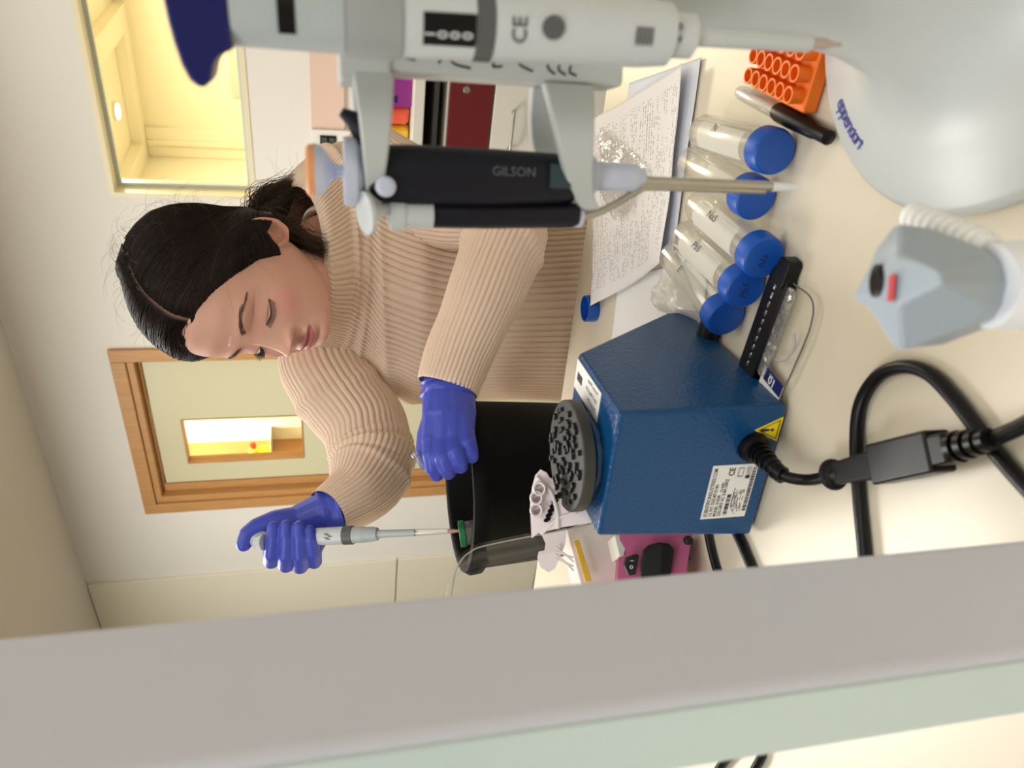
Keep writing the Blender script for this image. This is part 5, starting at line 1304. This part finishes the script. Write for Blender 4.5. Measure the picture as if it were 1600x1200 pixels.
# glove cuff
def cuff(p0, p1, r0, r1, par):
    a, b_ = W(*p0), W(*p1); ax_ = (b_ - a); L2 = ax_.length; n = 60; vs = []; prof = [(r0 * .82, 0), (r0, .12), (r0 * .97, .3), (r0 * 1.02, .5), (r1 * .98, .75), (r1, .95), (r1 * 1.05, 1.0), (r1 * .96, .97), (r1 * .9, .8)]
    M = frame(a, ax_)
    for j, (r, t) in enumerate(prof):
        for i in range(n):
            an = 2 * math.pi * i / n; q = 1 + .035 * math.sin(5 * an + j) + .03 * math.sin(2 * an + j * .7)
            vs.append(M @ Vector((r * q * math.cos(an), r * q * math.sin(an), L2 * (t + .03 * math.sin(3 * an)))))
    fs = [(j * n + i, j * n + (i + 1) % n, (j + 1) * n + (i + 1) % n, (j + 1) * n + i) for j in range(len(prof) - 1) for i in range(n)]
    return MB().add(vs, fs).build('glove_cuff', m_glove, par, ang=180)
cuff((500, 806, .945), (528, 796, .953), .030, .0335, hr)
# left hand: back of the hand toward the lens, fingers curling down over the bucket
lp = [([(700, 606, .865), (690, 650, .845), (676, 688, .828)], [.029, .022, .0125]), ([(700, 606, .865), (698, 650, .842), (694, 692, .822)], [.029, .022, .0125]),
      ([(702, 606, .865), (708, 650, .842), (711, 690, .820)], [.029, .021, .0120]), ([(704, 606, .865), (718, 645, .845), (726, 680, .824)], [.028, .019, .0115])]
lf = [([(676, 688, .828), (675, 712, .818), (677, 730, .820), (682, 742, .824)], [.0120, .0105, .0092, .0076]),
      ([(694, 692, .822), (694, 716, .808), (698, 730, .810), (701, 738, .814)], [.0120, .0110, .0098, .0082]),
      ([(711, 690, .820), (713, 708, .806), (717, 720, .808), (720, 729, .812)], [.0115, .0105, .0094, .0078]),
      ([(727, 680, .824), (731, 694, .812), (735, 704, .812), (738, 714, .816)], [.0110, .0100, .0088, .0072]),
      ([(680, 655, .855), (668, 680, .858), (663, 704, .855), (666, 724, .848)], [.0150, .0120, .0100, .0085])]
hl = hand(lp, lf, 'glove', per)
cuff((700, 624, .860), (701, 604, .866), .0315, .0290, hl)
# small clear tube pinched in the left hand
q0_, q1_ = W(652, 712, .846), W(668, 738, .838)
ht = thing('sample_tube', 'tiny clear tube pinched in the gloved left hand', 'tube', (q0_ + q1_) / 2)
MB(frame(q1_, q0_ - q1_)).lathe([(0.0, 0.0), (.002, .0005), (.0042, .006), (.0048, (q0_ - q1_).length)], 24).build('tube_wall', m_tube, ht)
MB(frame(q0_, q0_ - q1_)).lathe([(.0, -.001), (.0062, -.001), (.0062, .003), (.0, .003)], 24).build('lid', m_tube, ht)

# ---- pipette held in the right hand
a0h, a1h = W(404, 842, .921), W(727, 829, .872)
axh = (a1h - a0h); HLn = axh.length; axh.normalize(); hp = thing('pipette', 'slim grey and white pipette held upright in the gloved right hand', 'pipette', a1h)
ctc = (EYE - a0h); ctc = (ctc - axh * ctc.dot(axh)).normalized()
Mh = frame(a0h, axh, ctc)
def hq(x): # photo x -> length along
    lo, hi = -.05, HLn + .02
    for _ in range(34):
        m_ = (lo + hi) / 2
        if Pj(a0h + axh * m_)[0] < x: lo = m_
        else: hi = m_
    return (lo + hi) / 2
def hs(x): return Pj(a0h + axh * hq(x))[2] / 1200
def hlathe(segs, n=32): return MB(Mh).lathe([(r * hs(x), hq(x)) for x, r in segs], n)
hlathe([(381, 6), (395, 7), (396, 5)]).build('plunger', m_blackp, hp)
hlathe([(396, 12), (404, 13), (405, 13), (413, 13), (420, 10)]).build('volume_ring', m_grey, hp)
hlathe([(410, 9), (430, 13), (480, 13), (500, 13.5), (538, 14)]).build('handle', m_lgrey, hp)
hlathe([(538, 14.6), (552, 14.6)]).build('grey_ring', m_dkgrey, hp)
hlathe([(552, 13), (566, 12.5), (568, 12.5), (569, 12), (583, 11.5), (590, 10)]).build('nose', m_grey, hp)
hlathe([(588, 6.5), (610, 6), (648, 5.5)]).build('shaft', m_grey, hp)
hlathe([(646, 5.5), (652, 5.5), (676, 5), (700, 4), (727, 1.0)]).build('tip', m_tube, hp)
hlathe([(700, 3.4), (712, 2.4), (725, .8)]).build('liquid', mat('pink_liquid', C(214, 140, 132), 0.2), hp)
kb = W(405, 840, .902)
MB(frame(W(400, 848, .905), (R @ Vector((0.1, 0.9, -0.3))))).lathe([(.0055, 0), (.0078, .001), (.0082, .006), (.0096, .009), (.0096, .0115), (.006, .012), (.0, .012)], 24).build('side_dial', m_lgrey, hp)
mb = MB(); 
for k in range(5):
    c_ = a0h + axh * hq(512 + (k % 3) * 3) + ctc * (13.9 * hs(515)) ; s_ = hs(515); r_h = axh.cross(ctc)
    mb.add([c_ + r_h * (k - 2) * 2 * s_, c_ + r_h * ((k - 2) * 2 + 1.2) * s_, c_ + r_h * ((k - 2) * 2 + 1.2) * s_ + axh * 7 * s_, c_ + r_h * (k - 2) * 2 * s_ + axh * 7 * s_], [(0, 1, 2, 3)])
mb.build('printed_mark', m_ink, hp, smooth=False)
